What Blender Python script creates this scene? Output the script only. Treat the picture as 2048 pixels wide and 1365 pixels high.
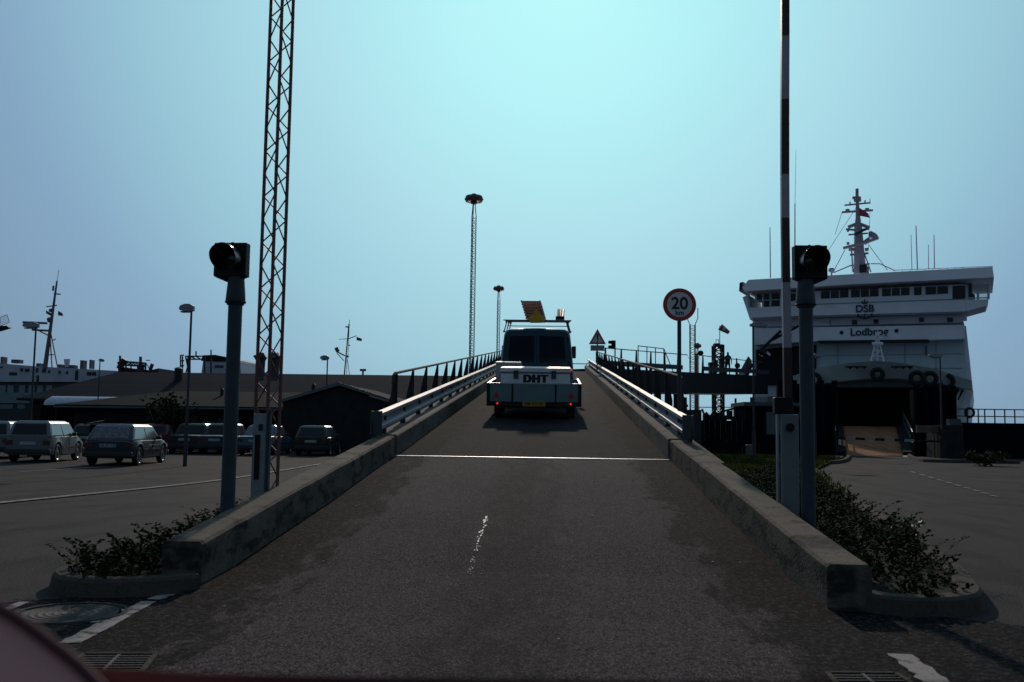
import bpy, bmesh, math, random
from mathutils import Vector, Matrix, Euler
random.seed(7)
R = math.radians
sc = bpy.context.scene
for o in list(bpy.data.objects): bpy.data.objects.remove(o)
COL = sc.collection

# ------------------------------------------------------------------ camera
F = 1950.0
CAM = Vector((0.34, 0.0, 1.15))
_n = Vector((0.01396, 1.0, -0.08795)).normalized()          # world up, seen from the camera
_g = Vector((84.0, -172.7, -F)).normalized()                # ramp direction (+Y), seen from the camera
_g = (_g - _n * _g.dot(_n)).normalized()
_x = _g.cross(_n).normalized()
RW = Matrix((_x, _g, _n))                                   # camera -> world
cd = bpy.data.cameras.new('camera'); cam = bpy.data.objects.new('camera', cd); COL.objects.link(cam)
cam.matrix_world = Matrix.Translation(CAM) @ RW.to_4x4()
cd.sensor_width = 36; cd.lens = F / 2048 * 36; cd.clip_start = 0.05; cd.clip_end = 9000
cd.dof.use_dof = True; cd.dof.focus_distance = 18; cd.dof.aperture_fstop = 5
sc.camera = cam

# ------------------------------------------------------------------ sky and sun
SUN_EL, SUN_AZ = R(24.5), R(-2.0)                           # azimuth from +Y, positive to the right
w = bpy.data.worlds.new('World'); sc.world = w; w.use_nodes = True
nt = w.node_tree; nt.nodes.clear()
out = nt.nodes.new('ShaderNodeOutputWorld'); bg = nt.nodes.new('ShaderNodeBackground')
sky = nt.nodes.new('ShaderNodeTexSky'); sky.sky_type = 'NISHITA'; sky.sun_disc = False
sky.sun_elevation = SUN_EL; sky.sun_rotation = SUN_AZ; sky.air_density = 1.0; sky.dust_density = 1.2; sky.ozone_density = 2.0
SKY_STRENGTH = 0.10
# hazy backlit sky: Nishita plus the bright aureole of a hazy day round the sun direction
tcw = nt.nodes.new('ShaderNodeTexCoord'); dt = nt.nodes.new('ShaderNodeVectorMath'); dt.operation = 'DOT_PRODUCT'
nrm = nt.nodes.new('ShaderNodeVectorMath'); nrm.operation = 'NORMALIZE'
GA, GE = R(0.8), R(26); dt.inputs[1].default_value = (math.sin(GA) * math.cos(GE), math.cos(GA) * math.cos(GE), math.sin(GE))
nt.links.new(tcw.outputs['Generated'], nrm.inputs[0]); nt.links.new(nrm.outputs[0], dt.inputs[0])
ac = nt.nodes.new('ShaderNodeMath'); ac.operation = 'ARCCOSINE'; nt.links.new(dt.outputs['Value'], ac.inputs[0])
dv = nt.nodes.new('ShaderNodeMath'); dv.operation = 'DIVIDE'; dv.inputs[1].default_value = math.pi; nt.links.new(ac.outputs[0], dv.inputs[0])
hz = nt.nodes.new('ShaderNodeValToRGB'); el = hz.color_ramp.elements
stops = [(0, (.47, .93, .95)), (8, (.42, .84, .89)), (16, (.38, .68, .78)), (23, (.30, .55, .665)), (30, (.225, .375, .535)), (38, (.18, .285, .41)), (60, (.12, .19, .28)), (110, (.09, .145, .20)), (180, (.085, .14, .18))]
el[0].position = 0; el[0].color = (*stops[0][1], 1); el[1].position = 1; el[1].color = (*stops[-1][1], 1)
for a_, c_ in stops[1:-1]: e_ = el.new(a_ / 180); e_.color = (*c_, 1)
nt.links.new(dv.outputs[0], hz.inputs[0])
sc1 = nt.nodes.new('ShaderNodeVectorMath'); sc1.operation = 'SCALE'; sc1.inputs['Scale'].default_value = .02; nt.links.new(sky.outputs[0], sc1.inputs[0])
mn = nt.nodes.new('ShaderNodeVectorMath'); mn.operation = 'MINIMUM'; mn.inputs[1].default_value = (.5, .5, .5); nt.links.new(sc1.outputs[0], mn.inputs[0])
sc2 = nt.nodes.new('ShaderNodeVectorMath'); sc2.operation = 'SCALE'; sc2.inputs['Scale'].default_value = 1 / SKY_STRENGTH; nt.links.new(hz.outputs[0], sc2.inputs[0])
ad = nt.nodes.new('ShaderNodeVectorMath'); ad.operation = 'ADD'; nt.links.new(mn.outputs[0], ad.inputs[0]); nt.links.new(sc2.outputs[0], ad.inputs[1])
nt.links.new(ad.outputs[0], bg.inputs[0]); bg.inputs[1].default_value = SKY_STRENGTH
nt.links.new(bg.outputs[0], out.inputs[0])
sd = bpy.data.lights.new('sun', 'SUN'); sd.energy = 1.9; sd.angle = R(1.2); sd.color = (1, .84, .70)
sun = bpy.data.objects.new('sun', sd); COL.objects.link(sun)
sv = Vector((math.sin(SUN_AZ) * math.cos(SUN_EL), math.cos(SUN_AZ) * math.cos(SUN_EL), math.sin(SUN_EL)))
sun.rotation_euler = sv.to_track_quat('Z', 'Y').to_euler(); sun.location = (0, 40, 60)
sc.view_settings.view_transform = 'Standard'; sc.view_settings.look = 'None'
sc.view_settings.exposure = 0.0; sc.view_settings.gamma = 1.0
sc.cycles.max_bounces = 6; sc.cycles.use_denoising = True

# ------------------------------------------------------------------ helpers
def lerp(a, b, t): return a + (b - a) * t
def interp(x, xs, ys):
    if x <= xs[0]: return ys[0]
    for i in range(len(xs) - 1):
        if x <= xs[i + 1]:
            t = (x - xs[i]) / (xs[i + 1] - xs[i])
            return lerp(ys[i], ys[i + 1], t)
    return ys[-1]
def smooth(t): t = max(0, min(1, t)); return t * t * (3 - 2 * t)
def gz(x, y):                                               # lie of the ground
    if x > -1: return 0.0
    return -0.3 * smooth((y - 7) / 20) * smooth((-x - 1) / 1.5)
JY, CY = 15.0, 57.0                                         # joint and crest of the ramp
RS = 0.09
def rz(y):                                                  # road level on the ramp
    if y <= JY: return interp(y, [6, 7.5, 8.6, 10.7, 12.9, 15], [0, .05, .14, .30, .50, .674])
    return .674 + RS * (min(y, CY) - JY)
def ray(px, py): return RW @ Vector((px - 1024, 682.5 - py, -F))
def W(px, py, Y): d = ray(px, py); return CAM + d * (Y / d.y)
def G(px, py, dz=0.0):
    d = ray(px, py); z = dz
    for _ in range(12):
        t = (z - CAM.z) / d.z; p = CAM + d * t; z = gz(p.x, p.y) + dz
    return p

MATS = {}
def M(name, col, rough=.6, metal=0.0, var=.12, scale=6, bump=0.0, bscale=None, coat=0.0, spec=.5):
    if name in MATS: return MATS[name]
    m = bpy.data.materials.new(name); m.use_nodes = True; t = m.node_tree
    b = t.nodes['Principled BSDF']; b.inputs['Roughness'].default_value = rough; b.inputs['Metallic'].default_value = metal
    b.inputs['Coat Weight'].default_value = coat; b.inputs['Specular IOR Level'].default_value = spec
    tc = t.nodes.new('ShaderNodeTexCoord'); nz = t.nodes.new('ShaderNodeTexNoise'); nz.inputs['Scale'].default_value = scale; nz.inputs['Detail'].default_value = 6
    t.links.new(tc.outputs['Object'], nz.inputs['Vector'])
    r = t.nodes.new('ShaderNodeValToRGB'); c = Vector(col[:3])
    r.color_ramp.elements[0].position = .3; r.color_ramp.elements[1].position = .7
    r.color_ramp.elements[0].color = (*(c * (1 - var)), 1); r.color_ramp.elements[1].color = (*(c * (1 + var)), 1)
    t.links.new(nz.outputs['Fac'], r.inputs[0]); t.links.new(r.outputs[0], b.inputs['Base Color'])
    if bump:
        n2 = t.nodes.new('ShaderNodeTexNoise'); n2.inputs['Scale'].default_value = bscale or scale * 8; n2.inputs['Detail'].default_value = 4
        bp = t.nodes.new('ShaderNodeBump'); bp.inputs['Strength'].default_value = bump; bp.inputs['Distance'].default_value = .02
        t.links.new(tc.outputs['Object'], n2.inputs['Vector']); t.links.new(n2.outputs['Fac'], bp.inputs['Height']); t.links.new(bp.outputs[0], b.inputs['Normal'])
    MATS[name] = m; return m
def layered(name, base, layers, rough=.9, bump=.4, bscale=120, spec=.05, brick=None):
    """base colour, then noise layers (scale vec, threshold lo, hi, colour, amount)"""
    m = bpy.data.materials.new(name); m.use_nodes = True; t = m.node_tree; b = t.nodes['Principled BSDF']
    b.inputs['Roughness'].default_value = rough; b.inputs['Specular IOR Level'].default_value = spec
    tc = t.nodes.new('ShaderNodeTexCoord'); prev = None
    for (s, lo, hi, c, amt, det) in layers:
        mp = t.nodes.new('ShaderNodeMapping'); mp.inputs['Scale'].default_value = s
        mp.inputs['Location'].default_value = (random.random() * 9, random.random() * 9, 0)
        t.links.new(tc.outputs['Object'], mp.inputs[0])
        nz = t.nodes.new('ShaderNodeTexNoise'); nz.inputs['Scale'].default_value = 1; nz.inputs['Detail'].default_value = det
        t.links.new(mp.outputs[0], nz.inputs['Vector'])
        mr = t.nodes.new('ShaderNodeMapRange'); mr.inputs[1].default_value = lo; mr.inputs[2].default_value = hi; mr.inputs[4].default_value = amt
        t.links.new(nz.outputs['Fac'], mr.inputs[0])
        mx = t.nodes.new('ShaderNodeMix'); mx.data_type = 'RGBA'
        t.links.new(mr.outputs[0], mx.inputs[0])
        if prev is None: mx.inputs[6].default_value = (*base, 1)
        else: t.links.new(prev, mx.inputs[6])
        mx.inputs[7].default_value = (*c, 1); prev = mx.outputs[2]
    t.links.new(prev, b.inputs['Base Color'])
    n2 = t.nodes.new('ShaderNodeTexNoise'); n2.inputs['Scale'].default_value = bscale; n2.inputs['Detail'].default_value = 3
    bp = t.nodes.new('ShaderNodeBump'); bp.inputs['Strength'].default_value = bump; bp.inputs['Distance'].default_value = .01
    t.links.new(tc.outputs['Object'], n2.inputs['Vector']); t.links.new(n2.outputs['Fac'], bp.inputs['Height']); t.links.new(bp.outputs[0], b.inputs['Normal'])
    MATS[name] = m; return m

def ramp_asphalt(name, k):
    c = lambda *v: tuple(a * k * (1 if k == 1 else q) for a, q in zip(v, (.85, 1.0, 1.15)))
    return layered(name, c(.037, .028, .031), [
    ((.9, .12, 1), .35, .65, c(.058, .044, .047), .8, 4),
    ((.8, .5, 1), .55, .66, c(.012, .012, .014), .75, 8),
    ((9, 5, 7), .38, .62, c(.020, .017, .019), .7, 6),
    ((48, 24, 48), .50, .64, c(.090, .075, .072), .75, 3),
    ((42, 22, 42), .52, .64, c(.006, .006, .007), .85, 3),
    ((110, 60, 110), .55, .66, c(.17, .14, .13), .75, 1)], bump=1.0, bscale=70, spec=.03, rough=.95)
asphalt_ramp = ramp_asphalt('asphalt_approach', 1.0)
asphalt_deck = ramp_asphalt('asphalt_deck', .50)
def edge_dirt_and_falloff(m, falloff=False):
    t = m.node_tree; b = t.nodes['Principled BSDF']; src = b.inputs['Base Color'].links[0].from_socket
    tc = t.nodes.new('ShaderNodeTexCoord'); sp = t.nodes.new('ShaderNodeSeparateXYZ'); t.links.new(tc.outputs['Object'], sp.inputs[0])
    ab = t.nodes.new('ShaderNodeMath'); ab.operation = 'ABSOLUTE'; t.links.new(sp.outputs[0], ab.inputs[0])
    mp = t.nodes.new('ShaderNodeMapping'); mp.inputs['Scale'].default_value = (4.5, 1.4, 1); t.links.new(tc.outputs['Object'], mp.inputs[0])
    nz = t.nodes.new('ShaderNodeTexNoise'); nz.inputs['Scale'].default_value = 1; nz.inputs['Detail'].default_value = 9; nz.inputs['Roughness'].default_value = .7; t.links.new(mp.outputs[0], nz.inputs['Vector'])
    ma = t.nodes.new('ShaderNodeMath'); ma.operation = 'MULTIPLY_ADD'; ma.inputs[1].default_value = 2.0; t.links.new(nz.outputs['Fac'], ma.inputs[0]); t.links.new(ab.outputs[0], ma.inputs[2])
    mr = t.nodes.new('ShaderNodeMapRange'); mr.inputs[1].default_value = 2.45; mr.inputs[2].default_value = 2.62; mr.inputs[4].default_value = .78; t.links.new(ma.outputs[0], mr.inputs[0])
    gr = t.nodes.new('ShaderNodeTexNoise'); gr.inputs['Scale'].default_value = 26; gr.inputs['Detail'].default_value = 4; t.links.new(tc.outputs['Object'], gr.inputs['Vector'])
    g2 = t.nodes.new('ShaderNodeMapRange'); g2.inputs[1].default_value = .45; g2.inputs[2].default_value = .60; g2.inputs[3].default_value = 1.25; g2.inputs[4].default_value = .55; t.links.new(gr.outputs['Fac'], g2.inputs[0])
    g3 = t.nodes.new('ShaderNodeMath'); g3.operation = 'MULTIPLY'; g3.use_clamp = True; t.links.new(mr.outputs[0], g3.inputs[0]); t.links.new(g2.outputs[0], g3.inputs[1])
    mx = t.nodes.new('ShaderNodeMix'); mx.data_type = 'RGBA'; mx.inputs[7].default_value = (.003, .004, .005, 1); t.links.new(g3.outputs[0], mx.inputs[0]); t.links.new(src, mx.inputs[6])
    # lens falloff painted in: road colour pales towards the joint
    if falloff:
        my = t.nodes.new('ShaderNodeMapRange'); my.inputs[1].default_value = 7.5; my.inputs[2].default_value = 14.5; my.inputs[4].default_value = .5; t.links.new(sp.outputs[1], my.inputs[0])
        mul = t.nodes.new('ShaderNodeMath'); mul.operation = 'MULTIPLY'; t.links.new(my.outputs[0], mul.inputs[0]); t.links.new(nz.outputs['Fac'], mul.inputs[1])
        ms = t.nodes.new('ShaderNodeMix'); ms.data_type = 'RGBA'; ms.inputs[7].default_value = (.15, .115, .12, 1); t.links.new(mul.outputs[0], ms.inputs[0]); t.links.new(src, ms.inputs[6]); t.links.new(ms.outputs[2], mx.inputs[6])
    # oil darkened strip down the middle, between the wheel tracks
    m2 = t.nodes.new('ShaderNodeMapRange'); m2.inputs[1].default_value = 1.05; m2.inputs[2].default_value = 1.55; m2.inputs[3].default_value = .45; m2.inputs[4].default_value = 0; t.links.new(ma.outputs[0], m2.inputs[0])
    m3 = t.nodes.new('ShaderNodeMix'); m3.data_type = 'RGBA'; m3.inputs[7].default_value = (.010, .010, .011, 1); t.links.new(m2.outputs[0], m3.inputs[0]); t.links.new(mx.outputs[2], m3.inputs[6])
    t.links.new(m3.outputs[2], b.inputs['Base Color'])
edge_dirt_and_falloff(asphalt_ramp, True); edge_dirt_and_falloff(asphalt_deck)
asphalt_lot = layered('asphalt_lot', (.042, .035, .035), [
    ((.12, .3, 1), .4, .6, (.028, .025, .026), .7, 5),
    ((1.6, .5, 1), .50, .62, (.014, .013, .015), .75, 8),
    ((90, 90, 90), .55, .66, (.11, .10, .095), .7, 2)], bump=.9, bscale=70, spec=.06, rough=.92)
concrete = layered('concrete', (.125, .10, .078), [
    ((1.2, 1.5, 4), .42, .58, (.070, .062, .052), .85, 6),
    ((2.5, 2.5, 7), .50, .60, (.020, .020, .020), .85, 8),
    ((14, 14, 14), .45, .7, (.16, .14, .115), .5, 4)], bump=.9, bscale=38)
concrete_kerb = layered('concrete_kerb', (.075, .064, .053), [
    ((2, 2, 2), .4, .65, (.045, .040, .035), .8, 6), ((30, 30, 30), .5, .7, (.03, .03, .03), .5, 3)], bump=.8, bscale=60)
soil = layered('soil', (.008, .007, .006), [((8, 8, 8), .4, .6, (.018, .016, .011), .8, 6)], bump=1, bscale=30)
grassm = layered('grass_ground', (.020, .030, .009), [((2, 2, 2), .4, .6, (.055, .055, .014), .8, 6), ((20, 20, 20), .5, .6, (.010, .016, .006), .7, 4)], bump=1, bscale=30)
roofm = layered('roof_felt', (.008, .013, .015), [((.05, 1, 1), .45, .6, (.014, .015, .018), .7, 3), ((4, 4, 4), .5, .7, (.007, .009, .010), .6, 6)], bump=.4, bscale=20, spec=.02)
roof_far = layered('roof_sheet', (.013, .021, .028), [((.06, 2, 1), .4, .6, (.028, .027, .035), .8, 4)], bump=.4, bscale=20, spec=.02)
white_paint = layered('road_paint', (.30, .255, .235), [((9, 9, 9), .55, .62, (.05, .045, .045), .9, 7), ((60, 60, 60), .55, .65, (.16, .15, .15), .7, 3)], bump=.3)
galv = M('galvanised_steel', (.22, .25, .28), .45, .6, .18, 5, .15)
railm = layered('guard_rail_steel', (.20, .20, .235), [((1.5, 1.2, 3), .42, .6, (.13, .13, .15), .8, 5), ((6, 3, 6), .60, .68, (.12, .055, .03), .7, 5)], bump=.3, bscale=20, rough=.6, spec=.4)
darksteel = M('dark_steel', (.012, .013, .016), .6, .3)
black = M('black_housing', (.004, .004, .005), .6, 0, spec=.3)
postm = M('post_blue_grey', (.024, .036, .048), .6, .1, .2, 8, .1)
ruststeel = M('weathered_brown_steel', (.15, .062, .06), .6, .3)
glassd = M('dark_glass', (.008, .011, .015), .12, 0, .05, spec=.3)
glassl = M('sky_lit_glass', (.020, .026, .032), .06, .0, .5, 3, spec=.7)
rubber = M('rubber', (.008, .008, .009), .8)
whitem = M('white_paint_plain', (.62, .60, .60), .5, 0, .06, 4)
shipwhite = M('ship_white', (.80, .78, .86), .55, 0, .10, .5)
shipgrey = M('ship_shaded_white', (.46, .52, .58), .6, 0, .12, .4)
redm = M('red_paint', (.42, .035, .03), .5)
darkred = M('dark_red_paint', (.10, .018, .018), .6)
brickm = M('dark_brick', (.012, .013, .016), .9, 0, .3, 3, .3)
timber = M('dark_timber', (.006, .006, .009), .95, 0, .3, 3, .3, spec=.05)

class MB:
    def __init__(s): s.v = []; s.f = []
    def add(s, vs, fs):
        n = len(s.v); s.v += [Vector(v) for v in vs]; s.f += [tuple(n + i for i in f) for f in fs]; return s
    def box(s, lo, hi):
        x0, y0, z0 = lo; x1, y1, z1 = hi
        return s.add([(x0,y0,z0),(x1,y0,z0),(x1,y1,z0),(x0,y1,z0),(x0,y0,z1),(x1,y0,z1),(x1,y1,z1),(x0,y1,z1)],
                     [(3,2,1,0),(4,5,6,7),(0,1,5,4),(1,2,6,5),(2,3,7,6),(3,0,4,7)])
    def hexa(s, b, t):                                       # bottom and top quads, ccw from above
        return s.add(list(b) + list(t), [(3,2,1,0),(4,5,6,7),(0,1,5,4),(1,2,6,5),(2,3,7,6),(3,0,4,7)])
    def cyl(s, a, b, r0, r1=None, n=10, cap=True):
        a = Vector(a); b = Vector(b); r1 = r0 if r1 is None else r1
        d = (b - a).normalized(); u = d.orthogonal().normalized(); w_ = d.cross(u)
        vs = []
        for p, r in ((a, r0), (b, r1)):
            for i in range(n):
                t = 2 * math.pi * i / n; vs.append(p + (u * math.cos(t) + w_ * math.sin(t)) * r)
        fs = [(i, (i + 1) % n, n + (i + 1) % n, n + i) for i in range(n)]
        if cap: fs += [tuple(range(n - 1, -1, -1)), tuple(range(n, 2 * n))]
        return s.add(vs, fs)
    def tube(s, pts, r, n=6):
        for a, b in zip(pts, pts[1:]): s.cyl(a, b, r, r, n)
        return s
    def prism(s, poly, ext):                                 # polygon (3d points) extruded by vector
        n = len(poly); e = Vector(ext); vs = [Vector(p) for p in poly] + [Vector(p) + e for p in poly]
        return s.add(vs, [tuple(range(n)), tuple(range(2 * n - 1, n - 1, -1))] + [(i, n + i, n + (i + 1) % n, (i + 1) % n) for i in range(n)])
    def torus(s, c, ax, R_, r, n=24, k=8):
        c = Vector(c); ax = Vector(ax).normalized(); u = ax.orthogonal().normalized(); v = ax.cross(u); vs = []
        for i in range(n):
            a = 2 * math.pi * i / n; d = u * math.cos(a) + v * math.sin(a)
            for j in range(k):
                b = 2 * math.pi * j / k; vs.append(c + d * (R_ + r * math.cos(b)) + ax * r * math.sin(b))
        return s.add(vs, [(i*k+j, ((i+1)%n)*k+j, ((i+1)%n)*k+(j+1)%k, i*k+(j+1)%k) for i in range(n) for j in range(k)])
    def lathe(s, c, ax, prof, n=20):                         # prof: (radius, height)
        c = Vector(c); ax = Vector(ax).normalized(); u = ax.orthogonal().normalized(); v = ax.cross(u); vs = []; k = len(prof)
        for i in range(n):
            a = 2 * math.pi * i / n; d = u * math.cos(a) + v * math.sin(a)
            for (r, h) in prof: vs.append(c + d * r + ax * h)
        return s.add(vs, [(i*k+j, ((i+1)%n)*k+j, ((i+1)%n)*k+j+1, i*k+j+1) for i in range(n) for j in range(k-1)])
    def loft(s, rings, closed=True, caps=True):
        n = len(rings[0]); vs = [p for r_ in rings for p in r_]; fs = []
        for a in range(len(rings) - 1):
            for i in range(n if closed else n - 1):
                fs.append((a*n+i, a*n+(i+1)%n, (a+1)*n+(i+1)%n, (a+1)*n+i))
        if caps: fs += [tuple(range(n-1, -1, -1)), tuple(range((len(rings)-1)*n, len(rings)*n))]
        return s.add(vs, fs)
ROOT = {}
def inv(o):
    while o.parent: o = o.parent
    return ROOT.get(o.name, Matrix()).inverted()
def build(name, mb, mat, parent=None, local=False, bevel=0.0, smoothf=False, loc=None, segs=2):
    me = bpy.data.meshes.new(name)
    L = Matrix() if (local or parent is None) else inv(parent)
    off = Vector(loc) if loc is not None else Vector()
    me.from_pydata([tuple((L @ v) - off) for v in mb.v], [], mb.f); me.update()
    bm = bmesh.new(); bm.from_mesh(me); bmesh.ops.recalc_face_normals(bm, faces=bm.faces)
    if bevel: bmesh.ops.bevel(bm, geom=[e for e in bm.edges if len(e.link_faces) == 2 and e.calc_face_angle(0) > .5], offset=bevel, segments=segs, profile=.5, affect='EDGES')
    bm.to_mesh(me); bm.free()
    if smoothf:
        for p in me.polygons: p.use_smooth = True
        try: me.set_sharp_from_angle(angle=R(35))
        except Exception: pass
    me.materials.append(mat)
    o = bpy.data.objects.new(name, me); COL.objects.link(o)
    if parent: o.parent = parent
    if loc is not None: o.location = off
    return o
def tag(o, label=None, cat=None, group=None, kind=None):
    if label: o['label'] = label
    if cat: o['category'] = cat
    if group: o['group'] = group
    if kind: o['kind'] = kind
    return o
def thing(name, label, cat, loc=(0,0,0), rot=(0,0,0), group=None):
    o = bpy.data.objects.new(name, None); COL.objects.link(o); o.location = loc; o.rotation_euler = rot
    ROOT[o.name] = Matrix.Translation(loc) @ Euler(rot).to_matrix().to_4x4()
    return tag(o, label, cat, group)
def single(name, mb, mat, label, cat, loc, group=None, **k):
    return tag(build(name, mb, mat, None, loc=loc, **k), label, cat, group)
def struct(name, mb, mat, **k): return tag(build(name, mb, mat, **k), kind='structure')
def text_mb(txt, size, origin, ux, uz, th=.004, offset=0.0, align='CENTER', spc=1.0):
    cu = bpy.data.curves.new('lettering', 'FONT'); cu.body = txt; cu.size = size; cu.align_x = align; cu.align_y = 'CENTER'; cu.extrude = th / 2; cu.offset = offset; cu.space_character = spc
    ob = bpy.data.objects.new('lettering', cu); COL.objects.link(ob)
    bpy.context.view_layer.update()
    me = ob.evaluated_get(bpy.context.evaluated_depsgraph_get()).to_mesh()
    o = Vector(origin); ux = Vector(ux).normalized(); uz = Vector(uz).normalized(); nn = ux.cross(uz)
    mb = MB().add([o + ux * v.co.x + uz * v.co.y + nn * v.co.z for v in me.vertices], [tuple(p.vertices) for p in me.polygons])
    bpy.data.objects.remove(ob); bpy.data.curves.remove(cu)
    return mb
def catmull(pts, k=6):
    P = [Vector(p) for p in pts]; P = [P[0]] + P + [P[-1]]; res = []
    for i in range(1, len(P) - 2):
        for j in range(k):
            t = j / k; a, b, c, d = P[i-1:i+3]
            res.append(.5 * ((2*b) + (c-a)*t + (2*a-5*b+4*c-d)*t*t + (3*b-a-3*c+d)*t**3))
    res.append(P[-2]); return res
X, Yv, Z = Vector((1,0,0)), Vector((0,1,0)), Vector((0,0,1))

# ------------------------------------------------------------------ ground, water, ramp
def sheet(xs, ys, zf):
    mb = MB(); n = len(xs)
    mb.add([(x, y, zf(x, y)) for y in ys for x in xs], [(j*n+i, j*n+i+1, (j+1)*n+i+1, (j+1)*n+i) for j in range(len(ys)-1) for i in range(n-1)])
    return mb
xs = [-400, -150, -60, -40, -25, -18, -12, -9, -7, -5, -4, -3, -2.5, -2, -1.5, -1, 0, 2, 5, 8]
ys = [-40, -15, 0, 4, 7] + [7 + i for i in range(1, 22)] + [32, 40, 60, 84]
struct('ground', sheet(xs, ys, gz), asphalt_lot)
struct('quay_ground', sheet([8, 20, 60, 150], [-40, 0, 20, 46, 47.5], gz), asphalt_lot)
q = MB(); q.box((-400, 84.0, -4), (8, 84.4, -.31)); q.box((8.01, 47.5, -4), (150, 47.9, -.01)); q.box((7.7, 47.5, -4), (8.0, 84, -.01))
struct('quay_wall', q, concrete)
water = M('harbour_water', (.02, .03, .035), .12, 0, .1, .2, .3, 2, spec=.5)
struct('water', MB().add([(-4500, -500, -2.6), (4500, -500, -2.6), (4500, 5000, -2.6), (-4500, 5000, -2.6)], [(0,1,2,3)]), water)

ry = [3.2, 4.5, 6, 6.75, 7.5, 8, 8.6, 9.3, 10, 10.7, 11.4, 12.2, 12.9, 13.6, 14.3, 14.94]
def near_z(x, y):
    z = rz(y) + .006
    return z
mb = MB(); HW = 2.12
for a, b in zip(ry, ry[1:]):
    wa = 3.3 if a < 6.7 else HW; wb = 3.3 if b < 6.7 else HW
    mb.add([(-wa, a, .005), (-HW, a, near_z(0, a)), (HW, a, near_z(0, a)), (wa, a, .005), (-wb, b, .005), (-HW, b, near_z(0, b)), (HW, b, near_z(0, b)), (wb, b, .005)],
           [(0,1,5,4), (1,2,6,5), (2,3,7,6)] if a < 6.7 else [(1,2,6,5)])
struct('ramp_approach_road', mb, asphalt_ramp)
# deck beyond the joint
mb = MB(); dy = [15.06 + i * 1.05 for i in range(40)] + [CY]
for a, b in zip(dy, dy[1:]): mb.add([(-2.09, a, rz(a)), (2.09, a, rz(a)), (2.09, b, rz(b)), (-2.09, b, rz(b))], [(0,1,2,3)])
mb.add([(-3.2, CY, rz(CY)), (3.2, CY, rz(CY)), (3.2, 64, rz(CY)), (-3.2, 64, rz(CY))], [(0,1,2,3)])
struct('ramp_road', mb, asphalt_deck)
mb = MB(); wd = 2.98
for y0, y1 in [(15.3, CY)]:
    mb.hexa([(-wd, y0, -1.2), (wd, y0, -1.2), (wd, y1, -1.2), (-wd, y1, -1.2)], [(-wd, y0, rz(y0)-.06), (wd, y0, rz(y0)-.06), (wd, y1, rz(y1)-.06), (-wd, y1, rz(y1)-.06)])
mb.box((-3.2, CY + .01, -1.2), (3.2, 64, rz(CY) - .06))
struct('ramp_embankment', mb, concrete)
# joint: worn steel lip
mb = MB(); mb.box((-2.12, 14.95, .55), (2.12, 15.05, rz(15) + .014))
jm = M('joint_steel', (.75, .75, .78), .3, .9, .2, 9)
struct('expansion_joint', mb, jm)

# ------------------------------------------------------------------ concrete walls and upstands
def wall(side, label):
    t0, t1 = .296, .99; y0, y1 = (6.45 if side > 0 else 6.8), 14.93
    xi, xo = 2.10 * side, 2.385 * side
    N = 24; rings = []
    for i in range(N + 1):
        y = lerp(y0, y1, i / N); top = t0 + .0815 * (y - 6.45); c = .022
        j = random.uniform(-.004, .004)
        rings.append([Vector((xi, y, -.3)), Vector((xi, y, top - c + j)), Vector((xi + c * side, y, top + j)), Vector((xo - c * side, y, top + j)), Vector((xo, y, top - c)), Vector((xo, y, -.3))])
    return single('concrete_wall', MB().loft(rings), concrete, label, 'wall', (xi, y0, 0))
wall(1, 'low stained concrete wall with rounded end along the right edge of the near ramp road')
wall(-1, 'low stained concrete wall along the left edge of the near ramp road')
upm = layered('upstand_concrete', (.16, .14, .125), [((1, .6, 3), .42, .6, (.09, .08, .07), .7, 6), ((5, 3, 8), .55, .64, (.04, .038, .035), .6, 6)], bump=.7, bscale=40)
def upstand(side, label):
    mb = MB(); xi, xo = 2.085 * side, 2.44 * side
    ys_ = [15.12 + i * 2.4 for i in range(18)]; ys_[-1] = CY
    rings = [[Vector((xi, y, rz(y) - .3)), Vector((xi, y, rz(y) + .30)), Vector((xi + .02*side, y, rz(y) + .32)), Vector((xo, y, rz(y) + .32)), Vector((xo, y, rz(y) - .3))] for y in ys_]
    return single('concrete_kerb', mb.loft(rings), upm, label, 'kerb', (xi, 15.12, .4))
upstand(1, 'long concrete upstand under the right guard rail climbing the ramp')
upstand(-1, 'long concrete upstand under the left guard rail climbing the ramp')

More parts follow.
